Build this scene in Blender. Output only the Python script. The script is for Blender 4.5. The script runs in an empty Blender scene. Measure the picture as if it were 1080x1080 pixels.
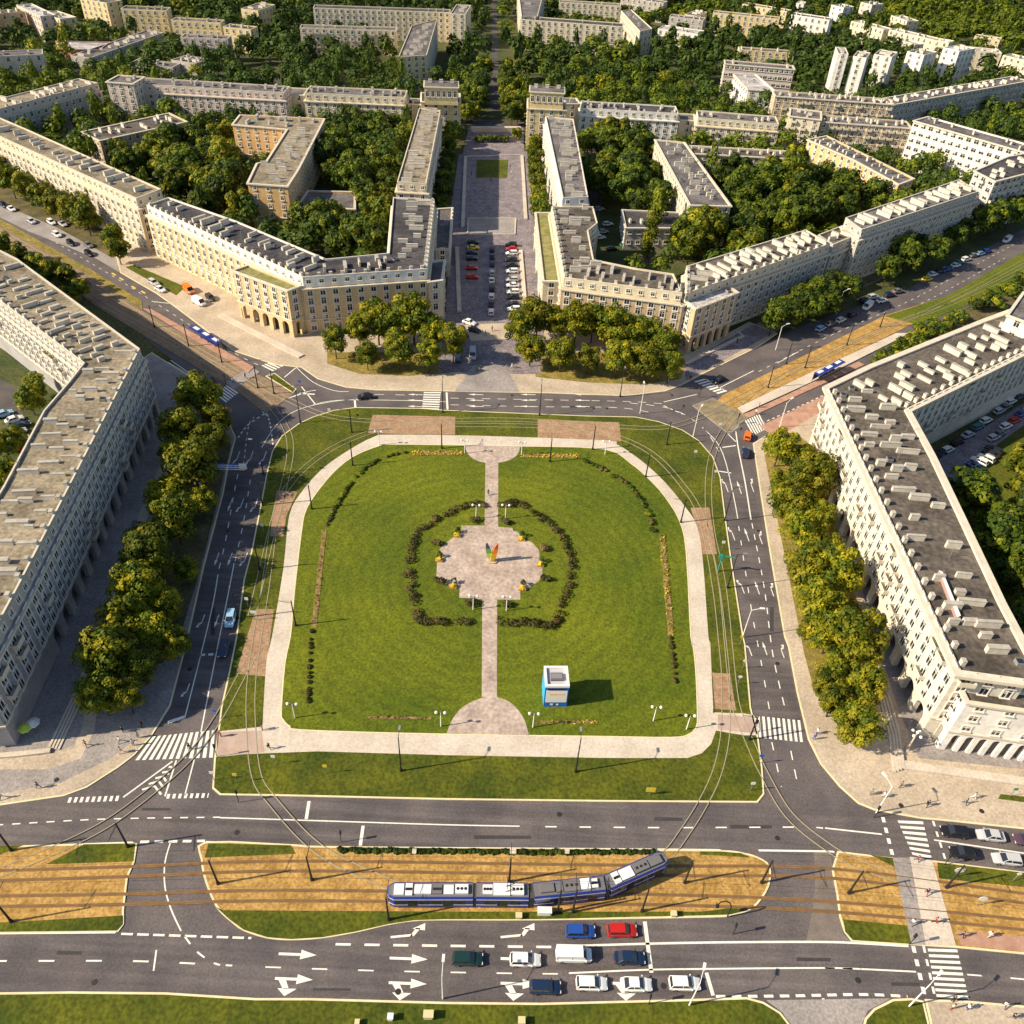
import bpy, math, random
import numpy as np
from mathutils import Vector, Matrix
from mathutils.geometry import tessellate_polygon

random.seed(7)
SC = bpy.context.scene
COL = SC.collection
PI = math.pi

# ------------------------------------------------------------------ survey
# The photograph was taken from 122 m up.  Ground points are surveyed from it
# onto the real ground plane (metres, x east, y north, z up).
CAM_H = 122.0
_n = (485.0 - 540.0, 1550.0 - 540.0)
_d = math.hypot(*_n)
_hd = 540.0 + 215.0
FOC = math.sqrt(_d * _hd)
PITCH = math.atan(_hd / FOC)
UPV = (-_n[0] / _d, -_n[1] / _d)
RTV = (-UPV[1], UPV[0])
CT, ST = math.cos(PITCH), math.sin(PITCH)

def G(px, py, z=0.0):
    v = (px - 540.0, py - 540.0)
    a = v[0] * RTV[0] + v[1] * RTV[1]
    b = v[0] * UPV[0] + v[1] * UPV[1]
    d = (a, b * ST + FOC * CT, b * CT - FOC * ST)
    t = (z - CAM_H) / d[2]
    return (d[0] * t, d[1] * t)

def GL(pts, z=0.0):
    return [G(p[0], p[1], z) for p in pts]

# ------------------------------------------------------------------ materials
MATS = {}
def mat(name, col, rough=0.85, var=0.0, scale=0.3, col2=None, metal=0.0, fine=0.0, fscale=6.0, spec=0.3, bump=0.0):
    if name in MATS:
        return MATS[name]
    m = bpy.data.materials.new(name)
    m.use_nodes = True
    nt = m.node_tree
    b = nt.nodes['Principled BSDF']
    b.inputs['Roughness'].default_value = rough
    b.inputs['Metallic'].default_value = metal
    b.inputs['Specular IOR Level'].default_value = spec
    c = (col[0], col[1], col[2], 1)
    if var <= 0 and fine <= 0 and col2 is None:
        b.inputs['Base Color'].default_value = c
    else:
        geo = nt.nodes.new('ShaderNodeNewGeometry')
        nz = nt.nodes.new('ShaderNodeTexNoise')
        nz.inputs['Scale'].default_value = scale
        nz.inputs['Detail'].default_value = 5
        nz.inputs['Roughness'].default_value = 0.6
        nt.links.new(geo.outputs['Position'], nz.inputs['Vector'])
        ramp = nt.nodes.new('ShaderNodeValToRGB')
        e = ramp.color_ramp.elements
        c2 = col2 if col2 else tuple(min(1, x * (1 + var)) for x in col)
        c1 = col if col2 else tuple(x * (1 - var) for x in col)
        e[0].position = 0.36; e[0].color = (*c1, 1)
        e[1].position = 0.64; e[1].color = (*c2, 1)
        nt.links.new(nz.outputs['Fac'], ramp.inputs['Fac'])
        out = ramp.outputs['Color']
        if fine > 0:
            n2 = nt.nodes.new('ShaderNodeTexNoise')
            n2.inputs['Scale'].default_value = fscale
            n2.inputs['Detail'].default_value = 3
            nt.links.new(geo.outputs['Position'], n2.inputs['Vector'])
            mr = nt.nodes.new('ShaderNodeMapRange')
            mr.inputs['From Min'].default_value = 0.3
            mr.inputs['From Max'].default_value = 0.7
            mr.inputs['To Min'].default_value = 1 - fine
            mr.inputs['To Max'].default_value = 1 + fine
            nt.links.new(n2.outputs['Fac'], mr.inputs['Value'])
            mx = nt.nodes.new('ShaderNodeVectorMath'); mx.operation = 'SCALE'
            nt.links.new(out, mx.inputs[0])
            nt.links.new(mr.outputs['Result'], mx.inputs['Scale'])
            out = mx.outputs['Vector']
            if bump > 0:
                bp = nt.nodes.new('ShaderNodeBump')
                bp.inputs['Strength'].default_value = bump
                bp.inputs['Distance'].default_value = 0.2
                nt.links.new(n2.outputs['Fac'], bp.inputs['Height'])
                nt.links.new(bp.outputs['Normal'], b.inputs['Normal'])
        nt.links.new(out, b.inputs['Base Color'])
    MATS[name] = m
    return m

def leafmat(name, c1, c2, c3):
    m = bpy.data.materials.new(name); m.use_nodes = True
    nt = m.node_tree
    b = nt.nodes['Principled BSDF']
    b.inputs['Roughness'].default_value = 0.6
    b.inputs['Specular IOR Level'].default_value = 0.2
    geo = nt.nodes.new('ShaderNodeNewGeometry')
    nz = nt.nodes.new('ShaderNodeTexNoise'); nz.inputs['Scale'].default_value = 0.45; nz.inputs['Detail'].default_value = 4
    nt.links.new(geo.outputs['Position'], nz.inputs['Vector'])
    rp = nt.nodes.new('ShaderNodeValToRGB'); e = rp.color_ramp.elements
    e[0].position = 0.35; e[0].color = (*c1, 1)
    e[1].position = 0.66; e[1].color = (*c3, 1)
    k = e.new(0.5); k.color = (*c2, 1)
    nt.links.new(nz.outputs['Fac'], rp.inputs['Fac'])
    oi = nt.nodes.new('ShaderNodeObjectInfo')
    mr = nt.nodes.new('ShaderNodeMapRange'); mr.inputs['To Min'].default_value = 0.72; mr.inputs['To Max'].default_value = 1.3
    nt.links.new(oi.outputs['Random'], mr.inputs['Value'])
    mx = nt.nodes.new('ShaderNodeVectorMath'); mx.operation = 'SCALE'
    nt.links.new(rp.outputs['Color'], mx.inputs[0]); nt.links.new(mr.outputs['Result'], mx.inputs['Scale'])
    nt.links.new(mx.outputs['Vector'], b.inputs['Base Color'])
    tr = nt.nodes.new('ShaderNodeBsdfTranslucent')
    nt.links.new(mx.outputs['Vector'], tr.inputs['Color'])
    ms = nt.nodes.new('ShaderNodeMixShader'); ms.inputs['Fac'].default_value = 0.25
    nt.links.new(b.outputs['BSDF'], ms.inputs[1]); nt.links.new(tr.outputs['BSDF'], ms.inputs[2])
    nt.links.new(ms.outputs['Shader'], nt.nodes['Material Output'].inputs['Surface'])
    MATS[name] = m
    return m

M_GROUND = mat('ground_soil', (0.035, 0.055, 0.012), 0.95, col2=(0.10, 0.10, 0.035), scale=0.05, fine=0.4, fscale=1.2)
M_ASPH = mat('asphalt', (0.092, 0.080, 0.084), 0.85, col2=(0.145, 0.124, 0.122), scale=0.12, fine=0.22, fscale=3.0)
M_ASPHD = mat('asphalt_old', (0.07, 0.062, 0.062), 0.85, col2=(0.105, 0.092, 0.085), scale=0.2, fine=0.2, fscale=3.0)
M_PAVE = mat('pavement_slabs', (0.40, 0.325, 0.245), 0.9, col2=(0.53, 0.44, 0.34), scale=0.12, fine=0.2, fscale=2.5)
M_PAVEG = mat('pavement_grey', (0.25, 0.225, 0.215), 0.9, col2=(0.35, 0.315, 0.30), scale=0.15, fine=0.25, fscale=2.5)
M_COBBLE = mat('cobbles', (0.175, 0.150, 0.165), 0.9, col2=(0.27, 0.235, 0.25), scale=0.3, fine=0.45, fscale=2.2)
M_PATH = mat('path_concrete', (0.52, 0.45, 0.37), 0.9, col2=(0.63, 0.55, 0.46), scale=0.15, fine=0.14, fscale=2.5)
M_PLAZA = mat('plaza_slabs', (0.36, 0.28, 0.235), 0.9, col2=(0.50, 0.40, 0.34), scale=0.25, fine=0.25, fscale=1.5)
M_LAWN = mat('lawn_grass', (0.066, 0.098, 0.0035), 0.95, col2=(0.142, 0.158, 0.0055), scale=0.026, fine=0.38, fscale=2.2, bump=0.4)
def mow_stripes(m, centre):
    nt = m.node_tree; b = nt.nodes['Principled BSDF']; src = b.inputs['Base Color'].links[0].from_socket
    geo = nt.nodes.new('ShaderNodeNewGeometry'); sub = nt.nodes.new('ShaderNodeVectorMath'); sub.operation = 'SUBTRACT'
    nt.links.new(geo.outputs['Position'], sub.inputs[0]); sub.inputs[1].default_value = centre
    wv = nt.nodes.new('ShaderNodeTexWave'); wv.wave_type = 'RINGS'; wv.rings_direction = 'Z'; wv.inputs['Scale'].default_value = 0.12; wv.inputs['Distortion'].default_value = 3.5; wv.inputs['Detail'].default_value = 4; wv.inputs['Detail Scale'].default_value = .5
    nt.links.new(sub.outputs['Vector'], wv.inputs['Vector'])
    mr = nt.nodes.new('ShaderNodeMapRange'); mr.inputs['To Min'].default_value = .935; mr.inputs['To Max'].default_value = 1.08
    nt.links.new(wv.outputs['Fac'], mr.inputs['Value'])
    mx = nt.nodes.new('ShaderNodeVectorMath'); mx.operation = 'SCALE'
    nt.links.new(src, mx.inputs[0]); nt.links.new(mr.outputs['Result'], mx.inputs['Scale']); nt.links.new(mx.outputs['Vector'], b.inputs['Base Color'])
mow_stripes(M_LAWN, (-3.5, 120.0, 0.0))
M_GRASS = mat('verge_grass', (0.046, 0.066, 0.0036), 0.95, col2=(0.105, 0.112, 0.006), scale=0.12, fine=0.4, fscale=1.8, bump=0.5)
M_DRY = mat('dry_grass', (0.16, 0.14, 0.025), 0.95, col2=(0.30, 0.22, 0.06), scale=0.25, fine=0.35, fscale=1.5)
M_BELTGROUND = mat('tree_belt_soil', (0.06, 0.065, 0.02), 0.95, col2=(0.16, 0.12, 0.06), scale=0.2, fine=0.3, fscale=1.5)  # mixed grass and bare dirt of the planting belts
M_GRAVEL = mat('tram_gravel', (0.32, 0.185, 0.048), 0.95, col2=(0.49, 0.30, 0.095), scale=0.35, fine=0.32, fscale=2.2, bump=0.4)
M_GRAVELB = mat('tram_gravel_brown', (0.20, 0.145, 0.095), 0.95, col2=(0.28, 0.20, 0.13), scale=0.3, fine=0.3, fscale=2.0)
M_SLABBROWN = mat('track_crossing_slabs', (0.30, 0.185, 0.11), 0.9, col2=(0.40, 0.26, 0.16), scale=0.4, fine=0.25, fscale=2.0)
M_RED = mat('red_paving', (0.37, 0.20, 0.14), 0.9, col2=(0.47, 0.29, 0.21), scale=0.5, fine=0.15)
M_KERB = mat('kerb_concrete', (0.66, 0.58, 0.36), 0.85, col2=(0.78, 0.68, 0.42), scale=0.5)
M_WHITE = mat('road_paint', (0.78, 0.76, 0.68), 0.7, var=0.08, scale=1.5)
M_YEL = mat('yellow_paint', (0.72, 0.52, 0.05), 0.7, var=0.08, scale=1.5)
M_RAIL = mat('rail_steel', (0.17, 0.11, 0.06), 0.6)
M_RAILB = mat('rail_bright', (0.36, 0.31, 0.21), 0.5)
M_TIE = mat('ballast_dark', (0.22, 0.12, 0.045), 0.9, var=0.25, scale=0.8)
M_HEDGE = leafmat('hedge_leaves', (0.055, 0.058, 0.014), (0.105, 0.088, 0.028), (0.20, 0.135, 0.05))
M_FLOW = mat('yellow_flowers', (0.62, 0.42, 0.02), 0.9, col2=(0.75, 0.58, 0.05), scale=1.2, fine=0.4, fscale=3)
M_DIRTBED = mat('bed_soil', (0.19, 0.12, 0.05), 0.95, col2=(0.30, 0.21, 0.07), scale=0.7, fine=0.3)
M_BLACK = mat('black_metal', (0.022, 0.022, 0.026), 0.5)
M_GREY = mat('grey_metal', (0.30, 0.30, 0.31), 0.5, metal=0.3)
M_WMETAL = mat('white_metal', (0.78, 0.77, 0.75), 0.5)
M_GLASSD = mat('window_glass', (0.022, 0.027, 0.038), 0.12, spec=0.6)
M_FRAMEW = mat('window_frame', (0.74, 0.70, 0.62), 0.7)
M_TYRE = mat('tyre_rubber', (0.02, 0.02, 0.02), 0.8)
M_RIM = mat('rim_alloy', (0.45, 0.45, 0.46), 0.35, metal=0.8)
M_HEAD = mat('headlight_lens', (0.8, 0.8, 0.78), 0.15)
M_TAIL = mat('tail_lens', (0.45, 0.02, 0.015), 0.2)
M_NAVY = mat('tram_navy', (0.018, 0.035, 0.24), 0.3, spec=0.5)
M_TWHITE = mat('tram_white', (0.80, 0.79, 0.77), 0.35, spec=0.5)
M_TGREY = mat('tram_grey', (0.16, 0.155, 0.16), 0.6)
M_BELLOW = mat('bellows_rubber', (0.07, 0.07, 0.065), 0.8)
M_BARK = mat('bark', (0.07, 0.05, 0.035), 0.95, var=0.3, scale=2)
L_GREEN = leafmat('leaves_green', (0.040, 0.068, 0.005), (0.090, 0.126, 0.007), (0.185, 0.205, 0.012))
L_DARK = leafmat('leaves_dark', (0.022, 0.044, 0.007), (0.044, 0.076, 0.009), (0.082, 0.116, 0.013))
L_YEL = leafmat('leaves_turning', (0.070, 0.092, 0.005), (0.18, 0.188, 0.008), (0.37, 0.32, 0.013))
L_GOLD = leafmat('leaves_golden', (0.10, 0.11, 0.008), (0.21, 0.195, 0.012), (0.38, 0.32, 0.025))

# ------------------------------------------------------------------ mesh helpers
def area2(p):
    return sum(p[i][0] * p[(i + 1) % len(p)][1] - p[(i + 1) % len(p)][0] * p[i][1] for i in range(len(p)))

def ccw(p):
    return list(p) if area2(p) > 0 else list(reversed(p))

def offset(poly, d):
    """inset (d>0) a CCW polygon with mitred corners"""
    n = len(poly); out = []
    for i in range(n):
        p0, p1, p2 = poly[i - 1], poly[i], poly[(i + 1) % n]
        e1 = (p1[0] - p0[0], p1[1] - p0[1]); e2 = (p2[0] - p1[0], p2[1] - p1[1])
        l1 = math.hypot(*e1) or 1; l2 = math.hypot(*e2) or 1
        n1 = (-e1[1] / l1, e1[0] / l1); n2 = (-e2[1] / l2, e2[0] / l2)
        k = 1 + n1[0] * n2[0] + n1[1] * n2[1]
        k = max(k, 0.25)
        out.append((p1[0] + d * (n1[0] + n2[0]) / k, p1[1] + d * (n1[1] + n2[1]) / k))
    return out

def inside(pt, poly):
    x, y = pt; r = False; n = len(poly); j = n - 1
    for i in range(n):
        xi, yi = poly[i]; xj, yj = poly[j]
        if (yi > y) != (yj > y) and x < (xj - xi) * (y - yi) / (yj - yi) + xi:
            r = not r
        j = i
    return r

def smooth(pts, n=5, closed=False):
    """Catmull-Rom through points"""
    out = []; N = len(pts)
    rng = range(N) if closed else range(N - 1)
    for i in rng:
        if closed:
            p0, p1, p2, p3 = pts[i - 1], pts[i], pts[(i + 1) % N], pts[(i + 2) % N]
        else:
            p0, p1, p2, p3 = pts[max(i - 1, 0)], pts[i], pts[i + 1], pts[min(i + 2, N - 1)]
        for k in range(n):
            t = k / n
            out.append(tuple(0.5 * (2 * p1[a] + (p2[a] - p0[a]) * t + (2 * p0[a] - 5 * p1[a] + 4 * p2[a] - p3[a]) * t * t
                                    + (3 * p1[a] - p0[a] - 3 * p2[a] + p3[a]) * t ** 3) for a in (0, 1)))
    if not closed:
        out.append(tuple(pts[-1]))
    return out

class MB:
    def __init__(s):
        s.v = []; s.f = []; s.m = []; s.mats = []
    def mi(s, m):
        if m not in s.mats: s.mats.append(m)
        return s.mats.index(m)
    def face(s, pts, m):
        b = len(s.v); s.v += [tuple(p) for p in pts]; s.f.append(tuple(range(b, b + len(pts)))); s.m.append(s.mi(m))
    def cap(s, poly, z, m, up=True):
        poly = ccw(poly)
        b = len(s.v); s.v += [(p[0], p[1], z) for p in poly]; k = s.mi(m)
        for t in tessellate_polygon([[Vector((p[0], p[1], 0)) for p in poly]]):
            a, bb, c = t
            A, B, C = poly[a], poly[bb], poly[c]
            cr = (B[0] - A[0]) * (C[1] - A[1]) - (B[1] - A[1]) * (C[0] - A[0])
            if (cr > 0) != up: bb, c = c, bb
            s.f.append((b + a, b + bb, b + c)); s.m.append(k)
    def sides(s, poly, z0, z1, m, flip=False):
        poly = ccw(poly)
        n = len(poly); b = len(s.v); k = s.mi(m)
        s.v += [(p[0], p[1], z0) for p in poly] + [(p[0], p[1], z1) for p in poly]
        for i in range(n):
            j = (i + 1) % n
            q = (b + i, b + j, b + n + j, b + n + i)
            s.f.append(q[::-1] if flip else q); s.m.append(k)
    def prism(s, poly, z0, z1, m, mtop=None, bottom=False):
        s.sides(poly, z0, z1, m); s.cap(poly, z1, mtop or m)
        if bottom: s.cap(poly, z0, m, up=False)
    def box(s, c, size, m, rz=0.0, M=None):
        hx, hy, hz = size[0] / 2, size[1] / 2, size[2] / 2
        co, si = math.cos(rz), math.sin(rz)
        P = []
        for dz in (-hz, hz):
            for dx, dy in ((-hx, -hy), (hx, -hy), (hx, hy), (-hx, hy)):
                p = (c[0] + dx * co - dy * si, c[1] + dx * si + dy * co, c[2] + dz)
                if M: p = tuple(M @ Vector(p))
                P.append(p)
        b = len(s.v); s.v += P; k = s.mi(m)
        for q in ((3, 2, 1, 0), (4, 5, 6, 7), (0, 1, 5, 4), (1, 2, 6, 5), (2, 3, 7, 6), (3, 0, 4, 7)):
            s.f.append(tuple(b + i for i in q)); s.m.append(k)
    def tube(s, p0, p1, r0, r1, m, n=8, caps=True):
        a = Vector(p0); c = Vector(p1); d = (c - a)
        if d.length < 1e-6: return
        d.normalize()
        u = d.orthogonal().normalized(); w = d.cross(u)
        b = len(s.v); k = s.mi(m)
        for q, r in ((a, r0), (c, r1)):
            for i in range(n):
                t = 2 * PI * i / n
                s.v.append(tuple(q + u * (r * math.cos(t)) + w * (r * math.sin(t))))
        for i in range(n):
            j = (i + 1) % n
            s.f.append((b + i, b + j, b + n + j, b + n + i)); s.m.append(k)
        if caps:
            s.f.append(tuple(b + n + i for i in range(n))); s.m.append(k)
            s.f.append(tuple(b + n - 1 - i for i in range(n))); s.m.append(k)
    def ball(s, c, r, m, n=8, sz=1.0):
        rings = n // 2; k = s.mi(m); b = len(s.v)
        for i in range(rings + 1):
            a = PI * i / rings
            for j in range(n):
                t = 2 * PI * j / n
                s.v.append((c[0] + r * math.sin(a) * math.cos(t), c[1] + r * math.sin(a) * math.sin(t), c[2] + r * sz * math.cos(a)))
        for i in range(rings):
            for j in range(n):
                j2 = (j + 1) % n
                s.f.append((b + i * n + j, b + (i + 1) * n + j, b + (i + 1) * n + j2, b + i * n + j2)); s.m.append(k)
    def strip(s, line, w, z, m):
        """flat ribbon along a polyline of ground points"""
        n = len(line)
        L = []; R = []
        for i in range(n):
            a = line[max(i - 1, 0)]; c = line[min(i + 1, n - 1)]
            dx, dy = c[0] - a[0], c[1] - a[1]; l = math.hypot(dx, dy) or 1
            nx, ny = -dy / l * w / 2, dx / l * w / 2
            L.append((line[i][0] + nx, line[i][1] + ny, z)); R.append((line[i][0] - nx, line[i][1] - ny, z))
        for i in range(n - 1):
            s.face([R[i], R[i + 1], L[i + 1], L[i]], m)
    def bar(s, line, w, z0, z1, m):
        """raised ribbon (kerb, rail, hedge core)"""
        n = len(line); L = []; R = []
        for i in range(n):
            a = line[max(i - 1, 0)]; c = line[min(i + 1, n - 1)]
            dx, dy = c[0] - a[0], c[1] - a[1]; l = math.hypot(dx, dy) or 1
            nx, ny = -dy / l * w / 2, dx / l * w / 2
            L.append((line[i][0] + nx, line[i][1] + ny)); R.append((line[i][0] - nx, line[i][1] - ny))
        b = len(s.v); k = s.mi(m)
        for i in range(n):
            s.v += [(*R[i], z0), (*R[i], z1), (*L[i], z1), (*L[i], z0)]
        for i in range(n - 1):
            o = b + 4 * i
            for q in ((0, 4, 5, 1), (1, 5, 6, 2), (2, 6, 7, 3)):
                s.f.append(tuple(o + t for t in q)); s.m.append(k)
        s.f.append((b, b + 1, b + 2, b + 3)); s.m.append(k)
        o = b + 4 * (n - 1)
        s.f.append((o + 3, o + 2, o + 1, o)); s.m.append(k)
    def mesh(s, name, org=(0, 0, 0)):
        me = bpy.data.meshes.new(name)
        me.from_pydata([(p[0] - org[0], p[1] - org[1], p[2] - org[2]) for p in s.v], [], s.f)
        for m in s.mats: me.materials.append(m)
        me.polygons.foreach_set('material_index', s.m)
        me.update()
        return me

def link(name, me, parent=None, loc=None, rz=0.0):
    o = bpy.data.objects.new(name, me); COL.objects.link(o)
    if parent is not None: o.parent = parent
    if loc is not None: o.location = loc
    if rz: o.rotation_euler = (0, 0, rz)
    return o

def thing(name, label, cat, loc=(0, 0, 0), rz=0.0, group=None):
    o = link(name, None, None, loc, rz)
    o.empty_display_size = 0.3
    return tag(o, label, cat, group)

def tag(o, label, cat, group=None):
    o['label'] = label; o['category'] = cat
    if group: o['group'] = group
    return o

def struct(name, mb, org=(0, 0, 0)):
    o = link(name, mb.mesh(name, org), None, org)
    o['kind'] = 'structure'
    return o

def clone(o, loc, rz=None, label=None, scale=None):
    c = o.copy(); COL.objects.link(c); c.location = loc
    if rz is not None: c.rotation_euler = (0, 0, rz)
    if scale is not None: c.scale = scale
    if label: c['label'] = label
    for ch in list(o.children):
        d = ch.copy(); COL.objects.link(d); d.parent = c
        for g in ch.children:
            e = g.copy(); COL.objects.link(e); e.parent = d
    return c

# ------------------------------------------------------------------ camera, sky, sun
cam_d = bpy.data.cameras.new('camera'); cam = bpy.data.objects.new('camera', cam_d); COL.objects.link(cam)
cam_d.sensor_width = 36.0; cam_d.lens = FOC / 1080.0 * 36.0
cam_d.clip_start = 1.0; cam_d.clip_end = 6000.0
fwd = Vector((0, CT, -ST)); upw = Vector((0, ST, CT)); rt = Vector((1, 0, 0))
cx = rt * RTV[0] + upw * UPV[0]
cy = -(rt * RTV[1] + upw * UPV[1])
mw = Matrix.Identity(4)
for i in range(3):
    mw[i][0] = cx[i]; mw[i][1] = cy[i]; mw[i][2] = -fwd[i]
mw[2][3] = CAM_H
cam.matrix_world = mw
SC.camera = cam

SUN_EL = math.radians(34); SUN_AZ = math.radians(194.0)
sdir = Vector((math.cos(SUN_AZ) * math.cos(SUN_EL), math.sin(SUN_AZ) * math.cos(SUN_EL), math.sin(SUN_EL)))
w = bpy.data.worlds.new('World'); SC.world = w; w.use_nodes = True
nt = w.node_tree
sky = nt.nodes.new('ShaderNodeTexSky'); sky.sky_type = 'NISHITA'; sky.sun_disc = False
sky.sun_elevation = SUN_EL; sky.sun_rotation = math.atan2(sdir.x, sdir.y)
nt.links.new(sky.outputs['Color'], nt.nodes['Background'].inputs['Color'])
nt.nodes['Background'].inputs['Strength'].default_value = 0.088
sl = bpy.data.lights.new('sun', 'SUN'); sl.energy = 5.0; sl.angle = math.radians(0.6); sl.color = (1.0, 0.85, 0.62)
so = bpy.data.objects.new('sun', sl); COL.objects.link(so); so.location = (-200, -60, 200)
so.rotation_euler = (-sdir).to_track_quat('-Z', 'Y').to_euler()
vs = SC.view_settings
vs.view_transform = 'Standard'; vs.look = 'None'; vs.exposure = 0.62; vs.gamma = 1.0

# ------------------------------------------------------------------ ground, roads, pavements
m = MB(); m.cap([(-4000, -500), (4000, -500), (4000, 6000), (-4000, 6000)], 0.0, M_GROUND); struct('ground', m)

def sheet(name, px, z, m_, pxsmooth=False):
    mb = MB(); mb.cap(GL(smooth(px, 4, True) if pxsmooth else px), z, m_)
    return struct(name, mb)

def slab(name, px, z, m_, kerb=None, z0=0.0, closed_kerb=True, kw=0.28):
    mb = MB(); poly = ccw(GL(px))
    mb.prism(poly, z0, z, kerb or m_, m_)
    if kerb:
        line = poly + [poly[0]]
        inner = offset(poly, kw)
        n = len(poly)
        for i in range(n):
            j = (i + 1) % n
            mb.face([(*poly[i], z + .012), (*poly[j], z + .012), (*inner[j], z + .012), (*inner[i], z + .012)], kerb)
    return struct(name, mb)

# asphalt of the whole junction, one sheet; islands and pavements are raised on it
sheet('road', [(-60, 846), (68, 838), (120, 808), (158, 770), (196, 680), (215, 600), (236, 515), (248, 455), (225, 415), (160, 362), (110, 318), (60, 287),
               (-60, 225), (-60, 190), (30, 226), (127, 288), (165, 308), (245, 362), (318, 384), (340, 398), (395, 410), (470, 410), (577, 412), (660, 415), (712, 404), (760, 382),
               (850, 342), (955, 306), (1055, 254), (1150, 205), (1150, 255), (1000, 335), (920, 388), (850, 430), (805, 465), (812, 500), (830, 620), (852, 770), (890, 835), (935, 856), (1140, 872),
               (1140, 1080), (1000, 1064), (940, 1085), (820, 1085), (800, 1060), (570, 1062), (470, 1060), (270, 1057), (-60, 1052)], 0.03, M_ASPH)
def streaky(name, c1, c2, ang):
    m_ = mat(name, c1, 0.85, col2=c2, scale=0.12, fine=0.2, fscale=3.0)
    nt_ = m_.node_tree; b_ = nt_.nodes['Principled BSDF']; src = b_.inputs['Base Color'].links[0].from_socket
    g_ = nt_.nodes.new('ShaderNodeNewGeometry'); mp = nt_.nodes.new('ShaderNodeMapping'); mp.inputs['Rotation'].default_value = (0, 0, -ang); mp.inputs['Scale'].default_value = (.018, .75, 1)
    n_ = nt_.nodes.new('ShaderNodeTexNoise'); n_.inputs['Scale'].default_value = 1.0; n_.inputs['Detail'].default_value = 4
    mr_ = nt_.nodes.new('ShaderNodeMapRange'); mr_.inputs['From Min'].default_value = .32; mr_.inputs['From Max'].default_value = .68; mr_.inputs['To Min'].default_value = .78; mr_.inputs['To Max'].default_value = 1.22
    mx_ = nt_.nodes.new('ShaderNodeVectorMath'); mx_.operation = 'SCALE'
    nt_.links.new(g_.outputs['Position'], mp.inputs['Vector']); nt_.links.new(mp.outputs['Vector'], n_.inputs['Vector']); nt_.links.new(n_.outputs['Fac'], mr_.inputs['Value'])
    nt_.links.new(src, mx_.inputs[0]); nt_.links.new(mr_.outputs['Result'], mx_.inputs['Scale']); nt_.links.new(mx_.outputs['Vector'], b_.inputs['Base Color'])
    return m_
M_WEAR = streaky('asphalt_tracked', (0.092, 0.080, 0.084), (0.140, 0.120, 0.118), math.radians(2.5))
M_WEARV = streaky('asphalt_tracked_ring', (0.088, 0.077, 0.080), (0.135, 0.116, 0.114), math.radians(92))
sheet('road_lower_carriageway', [(-60, 984), (230, 986), (300, 992), (345, 990), (410, 976), (470, 971), (750, 968), (800, 975), (900, 993), (1000, 999), (1140, 1014), (1140, 1072), (1000, 1062), (720, 1056), (470, 1058), (270, 1054), (-60, 1050)], 0.034, M_WEAR)
sheet('road_upper_carriageway', [(-60, 856), (68, 846), (232, 841), (640, 848), (800, 850), (880, 850), (960, 866), (1140, 884), (1140, 930), (985, 908), (880, 899), (700, 897), (360, 894), (-60, 894)], 0.034, M_WEAR)
sheet('road_ring_west', [(182, 750), (198, 682), (217, 600), (238, 517), (250, 480), (288, 470), (281, 500), (265, 582), (249, 672), (233, 747), (228, 765)], 0.034, M_WEARV)
sheet('road_ring_east', [(760, 500), (792, 505), (812, 590), (829, 680), (845, 765), (795, 755), (784, 672), (772, 595)], 0.034, M_WEARV)
# pavements
slab('pavement', [(-120, 860), (0, 850), (68, 840), (92, 831), (125, 810), (142, 797), (160, 777), (180, 745), (197, 680), (215, 600), (236, 520), (242, 488), (249, 462), (240, 440),
                      (205, 400), (160, 372), (120, 400), (60, 560), (0, 680), (-120, 800)], 0.15, M_PAVEG, M_KERB)
sheet('pavement_strip', [(0, 812), (50, 812), (86, 800), (100, 770), (110, 690), (150, 560), (185, 480), (178, 470), (140, 560), (98, 690), (88, 765), (78, 788), (45, 797), (0, 800)], 0.158, M_PAVE)
sheet('pavement_edge', [(0, 850), (68, 840), (125, 810), (160, 777), (150, 775), (118, 800), (65, 826), (0, 838)], 0.157, M_PAVE)
slab('pavement_east', [(794, 468), (802, 522), (812, 585), (827, 672), (831, 682), (840, 730), (852, 780), (865, 806), (885, 830), (905, 848), (922, 855), (972, 864), (995, 866), (1080, 875), (1180, 884),
                       (1180, 760), (1010, 770), (1000, 700), (930, 560), (885, 440), (990, 375), (985, 366), (930, 388), (862, 425), (815, 455)], 0.15, M_PAVE, M_KERB)
sheet('pavement_east_grey', [(925, 680), (945, 742), (968, 800), (1180, 822), (1180, 790), (1005, 772), (968, 715), (915, 560), (880, 470), (868, 470), (892, 560)], 0.158, M_PAVEG)
slab('pavement_north', [(127, 288), (165, 310), (190, 328), (245, 370), (290, 385), (318, 388), (335, 400), (365, 409), (397, 412), (467, 413), (577, 415), (660, 418), (702, 413), (720, 406), (735, 398), (800, 366),
                        (820, 352), (790, 340), (730, 372), (722, 366), (700, 340), (590, 330), (450, 330), (310, 355), (160, 250), (120, 262)], 0.15, M_PAVE, M_KERB)
sheet('service_road_east', [(723, 402), (800, 360), (880, 318), (950, 285), (1060, 226), (1056, 214), (940, 276), (860, 315), (790, 345), (722, 384)], 0.160, M_COBBLE)
sheet('pavement_west_grey', [(-60, 200), (30, 244), (100, 272), (127, 288), (160, 300), (120, 262), (70, 232), (-60, 170)], 0.05, M_PAVEG)
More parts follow.
